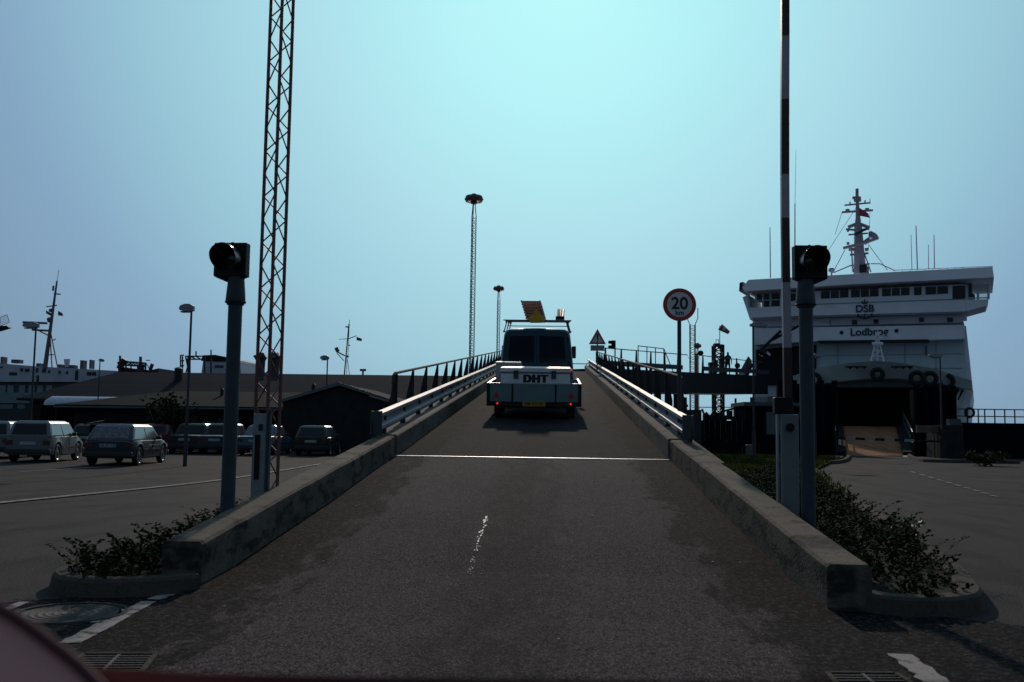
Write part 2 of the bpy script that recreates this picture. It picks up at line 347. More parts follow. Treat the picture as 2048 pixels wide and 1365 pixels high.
# ------------------------------------------------------------------ guard rails and hand railings
def guard_rail(side, label, grp):
    t = thing('guard_rail', label, 'guard rail', (2.3*side, 14.9, rz(15)), group=grp)
    prof = [(.02, .0), (.085, .03), (.085, .075), (.0, .125), (.0, .175), (.085, .225), (.085, .275), (.02, .305)]
    y = 14.6; L = 3.9; k = 0
    seg = []
    while y < 56.5:
        e = min(y + L + .12, 57.0); o = .0 if k % 2 else .004
        mb = MB(); outer = [Vector((side * (2.33 - d - o), 0, h + .41 + o)) for d, h in prof]; inner = [p + Vector((side*.006, 0, 0)) for p in reversed(outer)]
        rr = []
        for yy in (y, e): rr.append([p + Vector((0, yy, rz(max(yy, 15)) - (RS * (15-yy) if yy < 15 else 0))) for p in outer + inner])
        mb.loft(rr)
        for (yy) in (e - .25, e - .08):
            for h in (.05, .25):
                mb.cyl((side*(2.33-.1), yy, rz(yy)+.41+h), (side*(2.33-.07), yy, rz(yy)+.41+h), .014, n=6)
        build('rail_beam', mb, railm, t); y += L; k += 1
    y = 15.3
    while y < 57:
        mb = MB(); z = rz(y) + .31
        mb.box((min(side*2.30, side*2.38), y - .05, z), (max(side*2.30, side*2.38), y + .05, z + .38))
        build('rail_post', mb, darksteel, t); y += 1.95
    mb = MB(); z = rz(15) - .036
    xa, xb = sorted((side*2.235, side*2.37)); mb.box((xa, 14.56, z + .36), (xb, 14.595, z + .72))
    mb.box((side*2.40 - .012, 14.56, z + .36), (side*2.40 + .012, 14.9, z + .72)); mb.box((side*2.36-.03, 14.6, z+.25), (side*2.36+.03, 14.7, z+.42))
    build('end_plate', mb, M('end_plate_steel', (.035, .05, .06), .7, .1), t, bevel=.008)
guard_rail(-1, 'galvanised steel guard rail on the left side of the ramp', 'guard rails along the ramp')
guard_rail(1, 'galvanised steel guard rail on the right side of the ramp', 'guard rails along the ramp')
def hand_railing(side, label):
    x = 2.75 * side
    t = thing('hand_railing', label, 'railing', (x, 18.8, rz(18.8)-.06), group='hand railings along the ramp')
    mb = MB(); pts = [Vector((x, 18.55, rz(18.55) + .95)), Vector((x, 18.6, rz(18.6) + 1.1))] + [Vector((x, y, rz(y) + 1.14)) for y in (18.75, 30, 45, 57)]
    mb.tube(pts, .028, 8); mb.tube([pts[0], pts[0] + Vector((side*.03, 0, -.9))], .02, 6)
    build('top_rail', mb, M('rail_tube_brown', (.06, .038, .04), .85, 0, spec=.15), t)
    y = 18.8
    while y < 57.2:
        z = rz(y); s_ = side
        prof = [(-.05, -.1), (.115, -.1), (.115, .55), (-.005, 1.12), (-.05, 1.12)]
        mb = MB().prism([(x + s_ * a, y, z + h) for a, h in prof], (0, .03, 0)); mb.box((x-.12, y-.08, z-.065), (x+.12, y+.11, z-.03))
        build('post', mb, darksteel, t); y += 2.2
hand_railing(-1, 'hand railing of tapered dark posts on the left side of the ramp')
hand_railing(1, 'hand railing of tapered dark posts on the right side of the ramp')
t = thing('crest_railing', 'low pale railing across the far end of the ramp crest', 'railing', (0, 63.6, rz(60)))
mb = MB(); mb.cyl((-3, 63.6, rz(60)+.85), (3.1, 63.6, rz(60)+.85), .03); mb.cyl((-3, 63.6, rz(60)+.45), (3.1, 63.6, rz(60)+.45), .02); build('rail_bar', mb, railm, t)
for x in (-3, -1.5, 0, 1.5, 2.4, 3.1): build('post', MB().cyl((x, 63.6, rz(60)-.01), (x, 63.6, rz(60)+.86), .03), railm, t)

# ------------------------------------------------------------------ traffic signals at the ramp foot
def ramp_signal(px, Y, top, boxc, side, label):
    b = W(px, 1040, Y); b.z = gz(b.x, b.y)
    zt = W(px, top, Y).z; xt = b.x
    t = thing('traffic_signal', label, 'traffic light', b, group='signals beside the ramp')
    build('post', MB().cyl(b - Z * .1, (xt, b.y, zt), .060, n=20), postm, t, smoothf=True)
    c = Vector((xt, b.y, zt))
    mb = MB().lathe(c, Z, [(.062, -.24), (.072, -.235), (.084, -.20), (.082, -.16), (.068, .0), (.058, .01), (0, .012)], 20)
    build('collar', mb, postm, t, smoothf=True)
    mb = MB().torus(c - Z * .21, Z, .078, .012); build('clamp_ring', mb, darksteel, t)
    hc = W(boxc[0], boxc[1], Y); hc.y = b.y
    a = R(-3) if side < 0 else R(2); n_ = Vector((math.sin(a), -math.cos(a), 0)); u_ = Vector((math.cos(a), math.sin(a), 0))
    mb = MB(); hw, hh, hd = .142, .145, .05
    def P(u, z, d): return hc + u_ * u + Z * z + n_ * d
    mb.hexa([P(-hw, -hh, hd), P(hw, -hh, hd), P(hw, -hh, -hd), P(-hw, -hh, -hd)], [P(-hw, hh, hd), P(hw, hh, hd), P(hw, hh, -hd), P(-hw, hh, -hd)])
    mb.prism([P(-hw, -hh - .001, .04), P(hw, -hh - .001, .04), P(.05, -hh - .04, .03), P(-.05, -hh - .04, .03)], -n_ * .07)
    build('housing', mb, black, t, bevel=.006)
    # hood: open cylinder, upper three quarters
    Rr, N = .115, 24; vs = []; fs = []
    for i in range(N + 1):
        th = lerp(R(-55), R(235), i / N); ln = .13 + .06 * smooth((math.sin(th) + .8) / 1.4)
        for r_, dd in ((Rr, hd + .001), (Rr, hd + ln), (Rr - .005, hd + ln), (Rr - .005, hd + .001)): vs.append(P(r_ * math.cos(th), r_ * math.sin(th) - .002, dd))
    for i in range(N):
        for j in range(4): fs.append((i*4+j, (i+1)*4+j, (i+1)*4+(j+1)%4, i*4+(j+1)%4))
    build('hood', MB().add(vs, fs), M('hood_black', (.010, .010, .012), .25, 0, spec=.6), t, smoothf=True)
    mb = MB().lathe(P(0, .01, hd + .002), n_, [(.088, 0), (.07, .012), (.0, .02)], 20); build('lens', mb, M('signal_lens', (.02, .015, .01), .15), t, smoothf=True)
    build('bolt', MB().cyl(P(0, hh - .01, 0), P(0, hh + .012, 0), .012), black, t)
ramp_signal(454, 8.2, 556, (464, 521), -1, 'black signal head with round hood on the grey post left of the ramp')
ramp_signal(1617, 8.5, 562, (1619, 526), 1, 'black signal head with round hood on the grey post right of the ramp')

# ------------------------------------------------------------------ barriers at the ramp foot
def lattice(base, top, w0, w1, nseg, rl, rb, sides=3, rot=0.0):
    base = Vector(base); top = Vector(top); legs = MB(); br = MB()
    def c(k, t):
        a = rot + 2 * math.pi * k / sides; ww = lerp(w0, w1, t); return base.lerp(top, t) + Vector((math.cos(a), math.sin(a), 0)) * ww
    for k in range(sides): legs.cyl(c(k, 0), c(k, 1), rl, n=6)
    for k in range(sides):
        for i in range(nseg):
            a, b = i / nseg, (i + 1) / nseg; m = (a + b) / 2; k2 = (k + 1) % sides
            br.cyl(c(k, a), c(k2, m), rb, n=5); br.cyl(c(k2, m), c(k, b), rb, n=5)
    return legs, br
b = W(531, 1000, 9.4); b.z = gz(b.x, b.y); tp = Vector((b.x + .0, b.y, 6.4))
t = thing('lattice_mast', 'tall brown three sided lattice mast rising out of frame behind the left wall', 'mast', b)
lg, br = lattice(b + Vector((-.01, .0, -.05)), tp + Vector((-.01, 0, 0)), .135, .125, 14, .019, .0075, 3, R(46.5))
for k in range(3):
    m2 = MB(); q_ = len(lg.v) // 3; m2.v = lg.v[k*q_:(k+1)*q_]; m2.f = [tuple(i - k*q_ for i in f) for f in lg.f if min(f) >= k*q_ and max(f) < (k+1)*q_]; build('leg', m2, ruststeel, t, smoothf=True)
build('bracing', br, ruststeel, t)
mb = MB(); c0 = W(529, 990, 9.35)
cab_lo = W(529, 1000, 9.3).z; cab_hi = W(529, 828, 9.3).z
t2 = thing('barrier_cabinet', 'narrow galvanised barrier cabinet standing against the foot of the lattice mast', 'cabinet', (c0.x, 9.22, gz(c0.x, 9.2)))
build('casing', MB().box((c0.x-.075, 9.16, gz(c0.x, 9.2)-.05), (c0.x+.055, 9.25, cab_hi)), galv, t2, bevel=.006)
build('lock_plate', MB().box((c0.x-.05, 9.145, cab_hi-.62), (c0.x-.005, 9.158, cab_hi-.2)), black, t2)
build('hinge', MB().box((c0.x-.02, 9.145, cab_hi-.16), (c0.x+.015, 9.158, cab_hi-.10)), darksteel, t2)
build('edge_strip', MB().box((c0.x+.057, 9.14, gz(c0.x, 9.2)-.05), (c0.x+.09, 9.2, cab_hi+.0)), postm, t2)
for px, lab in ((520, 'left of the pair of hexagonal plates bracketed to the lattice mast'), (549, 'right of the pair of hexagonal plates bracketed to the lattice mast')):  # hexagonal plates bolted to the mast legs
    c = W(px, 715, 9.6); mb = MB().prism([c + Vector((math.cos(R(60*i)) * .062, 0, math.sin(R(60*i)) * .055)) for i in range(6)], (0, .05, 0))
    lo = W(px, 762, 9.6); mb.hexa([(c.x-.038, 9.61, lo.z), (c.x+.038, 9.61, lo.z), (c.x+.038, 9.64, lo.z), (c.x-.038, 9.64, lo.z)], [(c.x-.045, 9.61, c.z-.03), (c.x+.045, 9.61, c.z-.03), (c.x+.045, 9.64, c.z-.03), (c.x-.045, 9.64, c.z-.03)])
    mb.box((c.x-.02, 9.45, c.z-.01), (c.x+.02, 9.62, c.z+.01))
    build('hexagonal_head', mb, M('hex_head', (.07, .075, .09), .5, .3), t)
# right striped boom
b = W(1576, 1015, 9.0); b.z = 0
t = thing('barrier_cabinet', 'pale grey barrier cabinet with round black pivot behind the right wall', 'cabinet', b)
zt = W(1576, 829, 9.0).z
build('casing', MB().box((b.x-.058, 8.95, -.05), (b.x+.092, 9.02, zt)), M('cabinet_grey', (.17, .19, .20), .45, .35, .12, 6), t, bevel=.008)
build('side_strip', MB().box((b.x-.098, 8.97, -.05), (b.x-.078, 9.03, zt)), galv, t, bevel=.004)
build('pivot_disc', MB().cyl((b.x+.012, 8.947, zt-.12), (b.x+.012, 8.92, zt-.12), .038, n=20), black, t)
build('motor_head', MB().box((b.x-.11, 9.0, zt+.002), (b.x+.06, 9.10, zt+.155)), black, t, bevel=.01)
t = thing('barrier_boom', 'raised barrier boom in dark and pale bands standing upright out of frame on the right', 'barrier', (b.x, 9.05, zt+.155))
yb = [829-22, 696, 566, 437, 350, 200, 74]
xs_ = [1575.5, 1574, 1571.5, 1570, 1569.5, 1569.5, 1570]
bd = M('boom_dark_band', (.040, .010, .012), .5); bp_ = M('boom_pale_band', (.36, .31, .36), .5)
for i in range(7):
    p0 = W(xs_[i], yb[i], 9.05); p1 = W(xs_[i+1], yb[i+1], 9.05) if i < 6 else W(1570, -40, 9.05)
    for p in (p0, p1): p.y = 9.05
    if i == 0: p0.z = zt + .156
    mb = MB(); h = .036
    mb.hexa([p0 + Vector((-h,-.03,0)), p0 + Vector((h,-.03,0)), p0 + Vector((h,.03,0)), p0 + Vector((-h,.03,0))], [p1 + Vector((-h,-.03,0)), p1 + Vector((h,-.03,0)), p1 + Vector((h,.03,0)), p1 + Vector((-h,.03,0))])
    build('dark_band' if i % 2 == 0 else 'pale_band', mb, bd if i % 2 == 0 else bp_, t)

# ------------------------------------------------------------------ signs
Ys = 15.6; c = W(1358.5, 610.5, Ys)
base = Vector((c.x, Ys, 0.0)); t = thing('speed_limit_sign', 'round red and white 20 km speed limit sign beside the right guard rail', 'road sign', base)
rr = 33 * Ys / F
build('pole', MB().cyl((c.x, Ys, 0), (c.x, Ys, c.z + rr * .8), .032, n=14), postm, t, smoothf=True)
yq = Ys - .045
disc = build('sign_disc', MB().cyl((c.x, yq, c.z), (c.x, yq + .01, c.z), rr, n=48), redm, t)
build('sign_face', MB().cyl((c.x, yq - .003, c.z), (c.x, yq - .0005, c.z), rr * .76, n=48), M('sign_white', (.62, .60, .60), .6), disc)
tx = M('sign_black', (.012, .012, .015), .6)
build('number', text_mb('20', rr * 1.02, (c.x, yq - .006, c.z + rr * .05), X, Z, .003, .006), tx, disc)
build('unit_text', text_mb('km', rr * .42, (c.x, yq - .006, c.z - rr * .5), X, Z, .003, .002), tx, disc)
Yt = 44.0; a_ = W(1195, 658, Yt); l_ = W(1177.5, 689, Yt); r_ = W(1212, 689, Yt); cc = (a_ + l_ + r_) / 3; zb = rz(Yt)
t = thing('warning_sign', 'triangular exclamation mark warning sign on the right railing near the ramp top', 'road sign', (cc.x, Yt, zb - .06))
build('pole', MB().cyl((cc.x, Yt + .05, zb - .06), (cc.x, Yt + .05, cc.z), .035), postm, t)
ts = build('sign_triangle', MB().prism([a_, l_, r_], (0, .02, 0)), redm, t)
s_ = .66; build('sign_face', MB().prism([cc + (p - cc) * s_ + Vector((0, -.004, 0)) for p in (a_, l_, r_)], (0, .002, 0)), MATS['sign_white'], ts)
mb = MB(); mb.hexa([cc + Vector((-.025, -.012, -.03)), cc + Vector((.025, -.012, -.03)), cc + Vector((.025, -.008, -.03)), cc + Vector((-.025, -.008, -.03))], [cc + Vector((-.045, -.012, .24)), cc + Vector((.045, -.012, .24)), cc + Vector((.045, -.008, .24)), cc + Vector((-.045, -.008, .24))]); mb.cyl(cc + Vector((0, -.012, -.10)), cc + Vector((0, -.008, -.10)), .035)
build('exclamation_mark', mb, tx, ts)
p0, p1 = W(1181, 702, Yt), W(1209, 691, Yt)
pl = build('lower_plate', MB().box((p0.x, Yt, p0.z), (p1.x, Yt + .02, p1.z)), M('plate_grey', (.34, .32, .34), .6), t)
mb = MB()
for k in range(2): mb.box((p0.x + .06, Yt - .004, lerp(p0.z, p1.z, .3 + .35 * k)), (p1.x - .06, Yt - .001, lerp(p0.z, p1.z, .38 + .35 * k)))
build('plate_lines', mb, M('plate_dark', (.05, .05, .055), .6), pl)
Yl = 50; c = W(1227, 690, Yl)
t = thing('crest_signal', 'small dark traffic light on a thin pole beside the ramp crest', 'traffic light', (c.x + .08, Yl, 3.0))
build('pole', MB().cyl((c.x + .08, Yl, 0), (c.x + .08, Yl, c.z + .22), .035), darksteel, t)
build('housing', MB().box((c.x - .11, Yl - .1, c.z - .22), (c.x + .04, Yl + .06, c.z + .22)), black, t, bevel=.01)
for dz in (.12, -.12): build('hood', MB().lathe((c.x - .10, Yl - .05, c.z + dz), (-1, -.6, 0), [(.09, 0), (.08, .16), (.07, .16), (.06, 0)], 12), black, t)

# ------------------------------------------------------------------ floodlight masts beyond the ramp
def flood_mast(px, py, Y, hw, label):
    c = W(px, py, Y); b = Vector((c.x, Y, 0 if c.x > 8 else -.3)); b.z = -2.6 if Y > 84 else b.z
    t = thing('floodlight_mast', label, 'floodlight mast', b, group='floodlight masts beyond the ramp')
    neck = c.z - 1.6
    lg, br = lattice(b, (c.x, Y, neck), .24, .22, 44, .04, .018, 3, R(20)); build('mast_legs', lg, ruststeel, t); build('bracing', br, ruststeel, t)
    mb = MB()
    for k in range(3): a = R(20) + 2 * math.pi * k / 3; mb.cyl((c.x + .22 * math.cos(a), Y + .22 * math.sin(a), neck), (c.x + .1 * math.cos(a), Y + .1 * math.sin(a), c.z - .4), .04, n=6)
    build('neck', mb, ruststeel, t)
    mb = MB().lathe((c.x, Y, c.z), Z, [(.2, -.28), (hw * .95, -.28), (hw, -.22), (hw, .16), (hw * .93, .24), (.25, .26), (.2, .42), (0, .45)], 16); mb.cyl((c.x, Y, c.z-.45), (c.x, Y, c.z), .25)
    build('lamp_head', mb, M('lamp_head_brown', (.16, .085, .09), .5, .3), t)
    build('bracket_ring', MB().torus((c.x, Y, c.z - .05), Z, hw + .02, .06), ruststeel, t)
flood_mast(948, 398, 82, .74, 'nearer and taller of the two floodlight masts beyond the ramp')
flood_mast(997.5, 577.5, 132, .70, 'farther and shorter looking floodlight mast beyond the ramp')
flood_mast(1395, 692, 150, .55, 'small distant floodlight mast seen above the upper bridge on the right')
def street_lamp(px, top, Y, direction, ln, label, zb=None, hs=1.0):
    c = W(px, top, Y); z0 = gz(c.x, Y) if zb is None else zb
    t = thing('street_lamp', label, 'street lamp', (c.x, Y, z0), group='street lamps round the car park and road')
    build('pole', MB().cyl((c.x, Y, z0 + 1.1), (c.x, Y, c.z - .02), .045, .035, 10), postm, t, smoothf=True)
    build('pole_base', MB().cyl((c.x, Y, z0 - .05), (c.x, Y, z0 + 1.1), .065, n=12), postm, t, smoothf=True)
    d = direction; s = [(-.12, .09, .0, .09), (.05, .14, -.02, .13), (.30, .15, -.03, .13), (.52, .12, .01, .10), (.60, .06, .04, .07)]; rings = []
    for (q_, hw_, zl, zh) in s:
        q_ *= ln / .62; rings.append([Vector((c.x + d * q_, Y - hw_, c.z + zl)), Vector((c.x + d * q_, Y + hw_, c.z + zl)), Vector((c.x + d * q_, Y + hw_ * .8, c.z + zh * hs)), Vector((c.x + d * q_, Y - hw_ * .8, c.z + zh * hs))])
    h_ = build('lamp_head', MB().loft(rings), M('lamp_head_grey', (.20, .20, .23), .5, .1), t, smoothf=True)
    build('lens', MB().box((c.x + min(d * .1, d * .5) * ln / .62, Y - .1, c.z - .06), (c.x + max(d * .1, d * .5) * ln / .62, Y + .1, c.z - .02)), M('lamp_lens', (.12, .12, .12), .3), h_)
street_lamp(383, 622, 31.8, -1, .42, 'street lamp with a boxy head standing left of the ramp signal post', hs=1.7)
street_lamp(655, 719, 53, -1, .42, 'street lamp in front of the gabled terminal building', hs=1.6)
street_lamp(72, 655, 38, -1, .55, 'street lamp at the far left in front of the white ship', hs=1.5)
street_lamp(200, 722, 62, 1, .3, 'distant street lamp between the roof and the left ship')
street_lamp(1506, 653, 37.5, 1, .60, 'street lamp with a long flat head in front of the ferry bridge wing', 0)
street_lamp(1880, 714, 46, -1, .55, 'street lamp before the bow on the right of the ferry', 0)
street_lamp(1628, 713, 46, 1, .35, 'street lamp mostly hidden behind the right signal post', 0)

# ------------------------------------------------------------------ left: cars
glass_side = M('side_glass', (.085, .095, .11), .08, .0, .2, 3, spec=.8); glass_pale = M('pale_rear_glass', (.055, .068, .08), .1, 0, .7, 9, spec=.6)  # pale bases stand in for sky seen through the cars
def M_car(name, col, r=.35): return M('car_' + name, col, r, .1, .04, 3, coat=.15)
trim = M('car_trim', (.015, .016, .018), .6); lampred = M('tail_lamp', (.05, .008, .008), .3); chrome = M('rim_metal', (.18, .19, .2), .35, .7)
platew = M('plate_white', (.30, .32, .33), .5)
def bil(q, u, v): return q[0].lerp(q[1], u).lerp(q[3].lerp(q[2], u), v)
def pane(mb, q, u0, u1, v0, v1, off, th=.004):
    pts = [bil(q, u0, v0), bil(q, u1, v0), bil(q, u1, v1), bil(q, u0, v1)]; n_ = (pts[1] - pts[0]).cross(pts[3] - pts[0]).normalized() * off
    mb.prism([p + n_ for p in pts], n_.normalized() * th)
def car(label, pos, ang, col, L=3.8, W_=1.58, H=1.42, hood=.95, trunk=0.0, belt=.86, plate='', rear_rake=.30, front_rake=.62, style='hatch', hood_z=.82, trunk_z=.88, rg=None):
    t = thing('parked_car', label, 'car', pos, (0, 0, ang), 'cars parked outside the terminal')
    hl, hw = L / 2, W_ / 2; wy = (-hl + .72, hl - .75); Rw = .31; N = 44; rings = []
    for i in range(N + 1):
        y = lerp(-hl, hl, i / N); e = abs(y) / hl
        w_ = hw * (1 - .10 * e ** 8)
        y_h = hl - hood; y_t = -hl + trunk
        zt = belt if y < y_h else lerp(belt, hood_z - .12, smooth((y - y_h) / hood) ** 1.3)
        if y < y_t + .01 and trunk > .2: zt = lerp(belt, trunk_z, smooth((y_t - y) / .2))
        zt -= .05 * e ** 20
        zb = .22 + .05 * e ** 6
        for wy_ in wy:
            d = abs(y - wy_)
            if d < .37: zb = max(zb, .30 + math.sqrt(max(0, .37 ** 2 - d * d)))
        half = [(w_ * .90, min(zb, zt-.1)), (w_ * .985, min(zb + .04, zt-.09)), (w_, max(.50, zb + .05)), (w_ * .985, max(.64, zb+.08)), (w_ * .95, zt - .03), (w_ * .86, zt)]
        ring = [Vector((a, y, z)) for a, z in half] + [Vector((0, y, zt + .012))] + [Vector((-a, y, z)) for a, z in reversed(half)]
        rings.append(ring)
    body = build('body', MB().loft(rings), col, t, local=True, smoothf=True)
    y0, y1 = -hl + trunk + .04, hl - hood + .06
    yr0, yr1 = y0 + rear_rake, y1 - front_rake; wb, wt = hw * .93, hw * .76; zb = belt - .03; zm = H - .05
    bq = [Vector((-wb, y0, zb)), Vector((wb, y0, zb)), Vector((wb, y1, zb)), Vector((-wb, y1, zb))]
    tq = [Vector((-wt, yr0, zm)), Vector((wt, yr0, zm)), Vector((wt, yr1, zm)), Vector((-wt, yr1, zm))]
    mb = MB().hexa(bq, tq); 
    cab = build('cabin', mb, col, t, local=True, bevel=.05, smoothf=True, segs=3)
    mb = MB(); rq = [[Vector((a * .985, b_, zm - .03)) for a, b_ in ((-wt, yr0+.02), (wt, yr0+.02), (wt, yr1-.02), (-wt, yr1-.02))], [Vector((a * .82, b_, H)) for a, b_ in ((-wt, yr0 + .12), (wt, yr0 + .12), (wt, yr1 - .14), (-wt, yr1 - .14))]]
    mb.hexa(rq[0], rq[1]); build('roof', mb, col, t, local=True, bevel=.03, smoothf=True)
    mb = MB(); pane(mb, [bq[0], bq[1], tq[1], tq[0]], .09, .91, .16, .88, .004); build('rear_window', mb, rg or glassd, cab, local=True)
    mb = MB(); pane(mb, [bq[2], bq[3], tq[3], tq[2]], .07, .93, .10, .90, .004); build('windscreen', mb, glassl, cab, local=True)
    for sgn in (1, -1):
        q = [bq[1], bq[2], tq[2], tq[1]] if sgn > 0 else [bq[3], bq[0], tq[0], tq[3]]
        cuts = ((.05, .45), (.50, .93)) if style == 'hatch' else ((.08, .48), (.52, .94))
        if sgn < 0: cuts = [(1 - b_, 1 - a_) for a_, b_ in cuts]
        for a_, b_ in cuts:
            mb = MB(); pane(mb, q, a_, b_, .13, .86, .004); build('side_window', mb, glass_side, cab, local=True)
        x = sgn * hw
        build('door_mirror', MB().box((min(x*.93, x*1.13), y1 - .62, belt + .0), (max(x*.93, x*1.13), y1 - .50, belt + .12)), trim, t, local=True, bevel=.02)
        build('side_strip', MB().box((min(x, x*1.012), wy[0] + .42, .50), (max(x, x*1.012), wy[1] - .42, .55)), trim, t, local=True)
        build('door_gap', MB().box((min(x*.99, x*1.004), .02, .35), (max(x*.99, x*1.004), .035, belt-.08)), black, t, local=True)
        for wy_ in wy:
            c_ = Vector((x * .88, wy_, Rw)); ax = Vector((sgn, 0, 0))
            wl = build('wheel', MB().lathe(c_, ax, [(0, -.09), (Rw - .03, -.09), (Rw, -.06), (Rw, .06), (Rw - .03, .09), (Rw - .10, .085)], 24), rubber, t, local=True, smoothf=True)
            build('rim', MB().lathe(c_, ax, [(Rw - .10, .084), (Rw - .12, .06), (.12, .065), (.06, .085), (0, .088)], 20), chrome, wl, local=True, smoothf=True)
        build('tail_light', MB().box((sgn*hw*.62 if sgn > 0 else -hw*.94, -hl - .008, .60), (hw*.94 if sgn > 0 else -hw*.62, -hl + .03, .76)), lampred, t, local=True, bevel=.008)
        build('headlight', MB().box((sgn*hw*.55 if sgn > 0 else -hw*.86, hl - .03, .50), (hw*.86 if sgn > 0 else -hw*.55, hl + .01, .64)), glassl, t, local=True, bevel=.008)
    build('rear_bumper', MB().box((-hw * .96, -hl - .06, .30), (hw * .96, -hl + .05, .46)), trim, t, local=True, bevel=.03)
    build('front_bumper', MB().box((-hw * .96, hl - .05, .28), (hw * .96, hl + .06, .44)), trim, t, local=True, bevel=.03)
    pt = build('number_plate', MB().box((-.26, -hl - .014, .61), (.26, -hl - .006, .72)), platew, t, local=True)
    if plate: build('plate_text', text_mb(plate, .11, (0, -hl - .016, .664), X, Z, .002, .001), tx, pt, local=True)
    return t
def cpos(px, base):
    p = G(px, base); p.z = gz(p.x, p.y); return p
def place(px, base, L, ang):                                 # rear-centre contact pixel -> origin
    p = cpos(px, base); f = Vector((-math.sin(ang), math.cos(ang), 0)); return p + f * (L / 2 - .4)
white_c = M_car('grey_white', (.115, .12, .13)); blue_c = M_car('dark_blue', (.008, .013, .030)); dark_c = M_car('dark', (.006, .008, .012)); red_c = M_car('dark_red', (.10, .012, .018)); lblue = M_car('light_blue', (.055, .095, .14)); grn = M_car('grey_green', (.022, .030, .038))
car('pale hatchback with black tail lamps, biggest of the light cars at the left', place(62, 925, 3.6, R(9)), R(9), white_c, L=3.6, W_=1.56, H=1.43, hood=.85, belt=.90, rear_rake=.22, front_rake=.55)
car('dark blue estate hatchback with wide rear window in front of the row', place(222, 932, 4.1, R(6)), R(6), blue_c, L=4.1, W_=1.64, H=1.36, hood=1.0, belt=.84, rear_rake=.55, front_rake=.6, plate='AK 59 700', rg=glass_pale)
car('pale car cut off by the left edge of the photograph', place(-18, 918, 3.7, R(12)), R(12), white_c, L=3.7, W_=1.58, H=1.40, hood=.9)
car('dark red car half hidden behind the blue estate', place(308, 906, 4.0, R(4)), R(4), red_c, L=4.0, H=1.36, hood=1.05)
car('dark saloon directly behind the boxy street lamp', place(372, 908, 4.3, R(4)), R(4), dark_c, L=4.3, W_=1.68, H=1.40, hood=1.1, trunk=.9, style='saloon')
car('grey green saloon with a long flat boot left of the signal post', place(432, 909, 4.4, R(4)), R(4), grn, L=4.4, W_=1.68, H=1.42, hood=1.15, trunk=.95, style='saloon')
car('light blue saloon seen between the signal post and the lattice mast', place(512, 911, 4.3, R(2)), R(2), lblue, L=4.3, W_=1.66, H=1.38, hood=1.1, trunk=.8, style='saloon', rear_rake=.5, rg=glass_side)
car('dark hatchback parked alone before the gabled building', place(624, 912, 3.8, R(2)), R(2), dark_c, L=3.8, W_=1.58, H=1.38, hood=.95, rear_rake=.40)
p = place(176, 903, 3.8, R(6)); tt = car('dark hatchback with its tailgate raised behind the two front cars', p, R(6), dark_c, L=3.8, H=1.30, hood=.95)
mb = MB(); mb.prism([Vector((.0, -2.2, 1.30)), Vector((.6, -2.2, 1.42)), Vector((.6, -1.25, 1.50)), Vector((.0, -1.25, 1.38))], (0, .02, -.04)); build('raised_tailgate', mb, rubber, tt, local=True)

# ------------------------------------------------------------------ left: terminal buildings
def gable_house(name, label, x0, x1, y0, y1, ze, zr, z0, axis, hip0=0, hip1=0, over=.4, wm=brickm, rm=roofm):
    t = thing(name, label, 'building', ((x0+x1)/2, (y0+y1)/2, z0)); cx, cy = (x0+x1)/2, (y0+y1)/2; th = .14
    mb = MB(); e = over
    if axis == 'x':
        mb.box((x0, y0, z0), (x1, y1, ze))
        if not hip0: mb.prism([(x0, y0, ze+.001), (x0, y1, ze+.001), (x0, cy, zr - .1)], (.2, 0, 0))
        if not hip1: mb.prism([(x1, y0, ze+.001), (x1, y1, ze+.001), (x1, cy, zr - .1)], (-.2, 0, 0))
        A, B = Vector((x0 - e + hip0, cy, zr)), Vector((x1 + e - hip1, cy, zr))
        c = [Vector((x0-e, y0-e, ze)), Vector((x1+e, y0-e, ze)), Vector((x1+e, y1+e, ze)), Vector((x0-e, y1+e, ze))]
        faces = [(c[0], c[1], B, A), (c[2], c[3], A, B)] + ([(c[3], c[0], A)] if hip0 else []) + ([(c[1], c[2], B)] if hip1 else [])
    else:
        mb.box((x0, y0, z0), (x1, y1, ze)); mb.prism([(x0, y0, ze+.001), (x1, y0, ze+.001), (cx, y0, zr - .1)], (0, .2, 0))
        A, B = Vector((cx, y0 - e, zr)), Vector((cx, y1 + e, zr)); c = [Vector((x0-e, y0-e, ze)), Vector((x1+e, y0-e, ze)), Vector((x1+e, y1+e, ze)), Vector((x0-e, y1+e, ze))]
        faces = [(c[3], c[0], A, B), (c[1], c[2], B, A)]
    wl = build('wall', mb, wm, t)
    mb = MB()
    for f in faces: mb.prism(f, (0, 0, th))
    build('roof', mb, rm, t); return t, wl
A = W(300, 905, 70)
hx0, hx1 = W(118, 800, 70).x, W(1040, 800, 70).x + 1
h1, w1 = gable_house('terminal_hall', 'long dark terminal hall with a low pitched roof and hipped left end', hx0, hx1, 66, 78, W(400, 806, 66).z, W(400, 750, 72).z, -.3, 'x', hip0=W(250, 800, 72).x - hx0, over=.6, rm=roof_far)
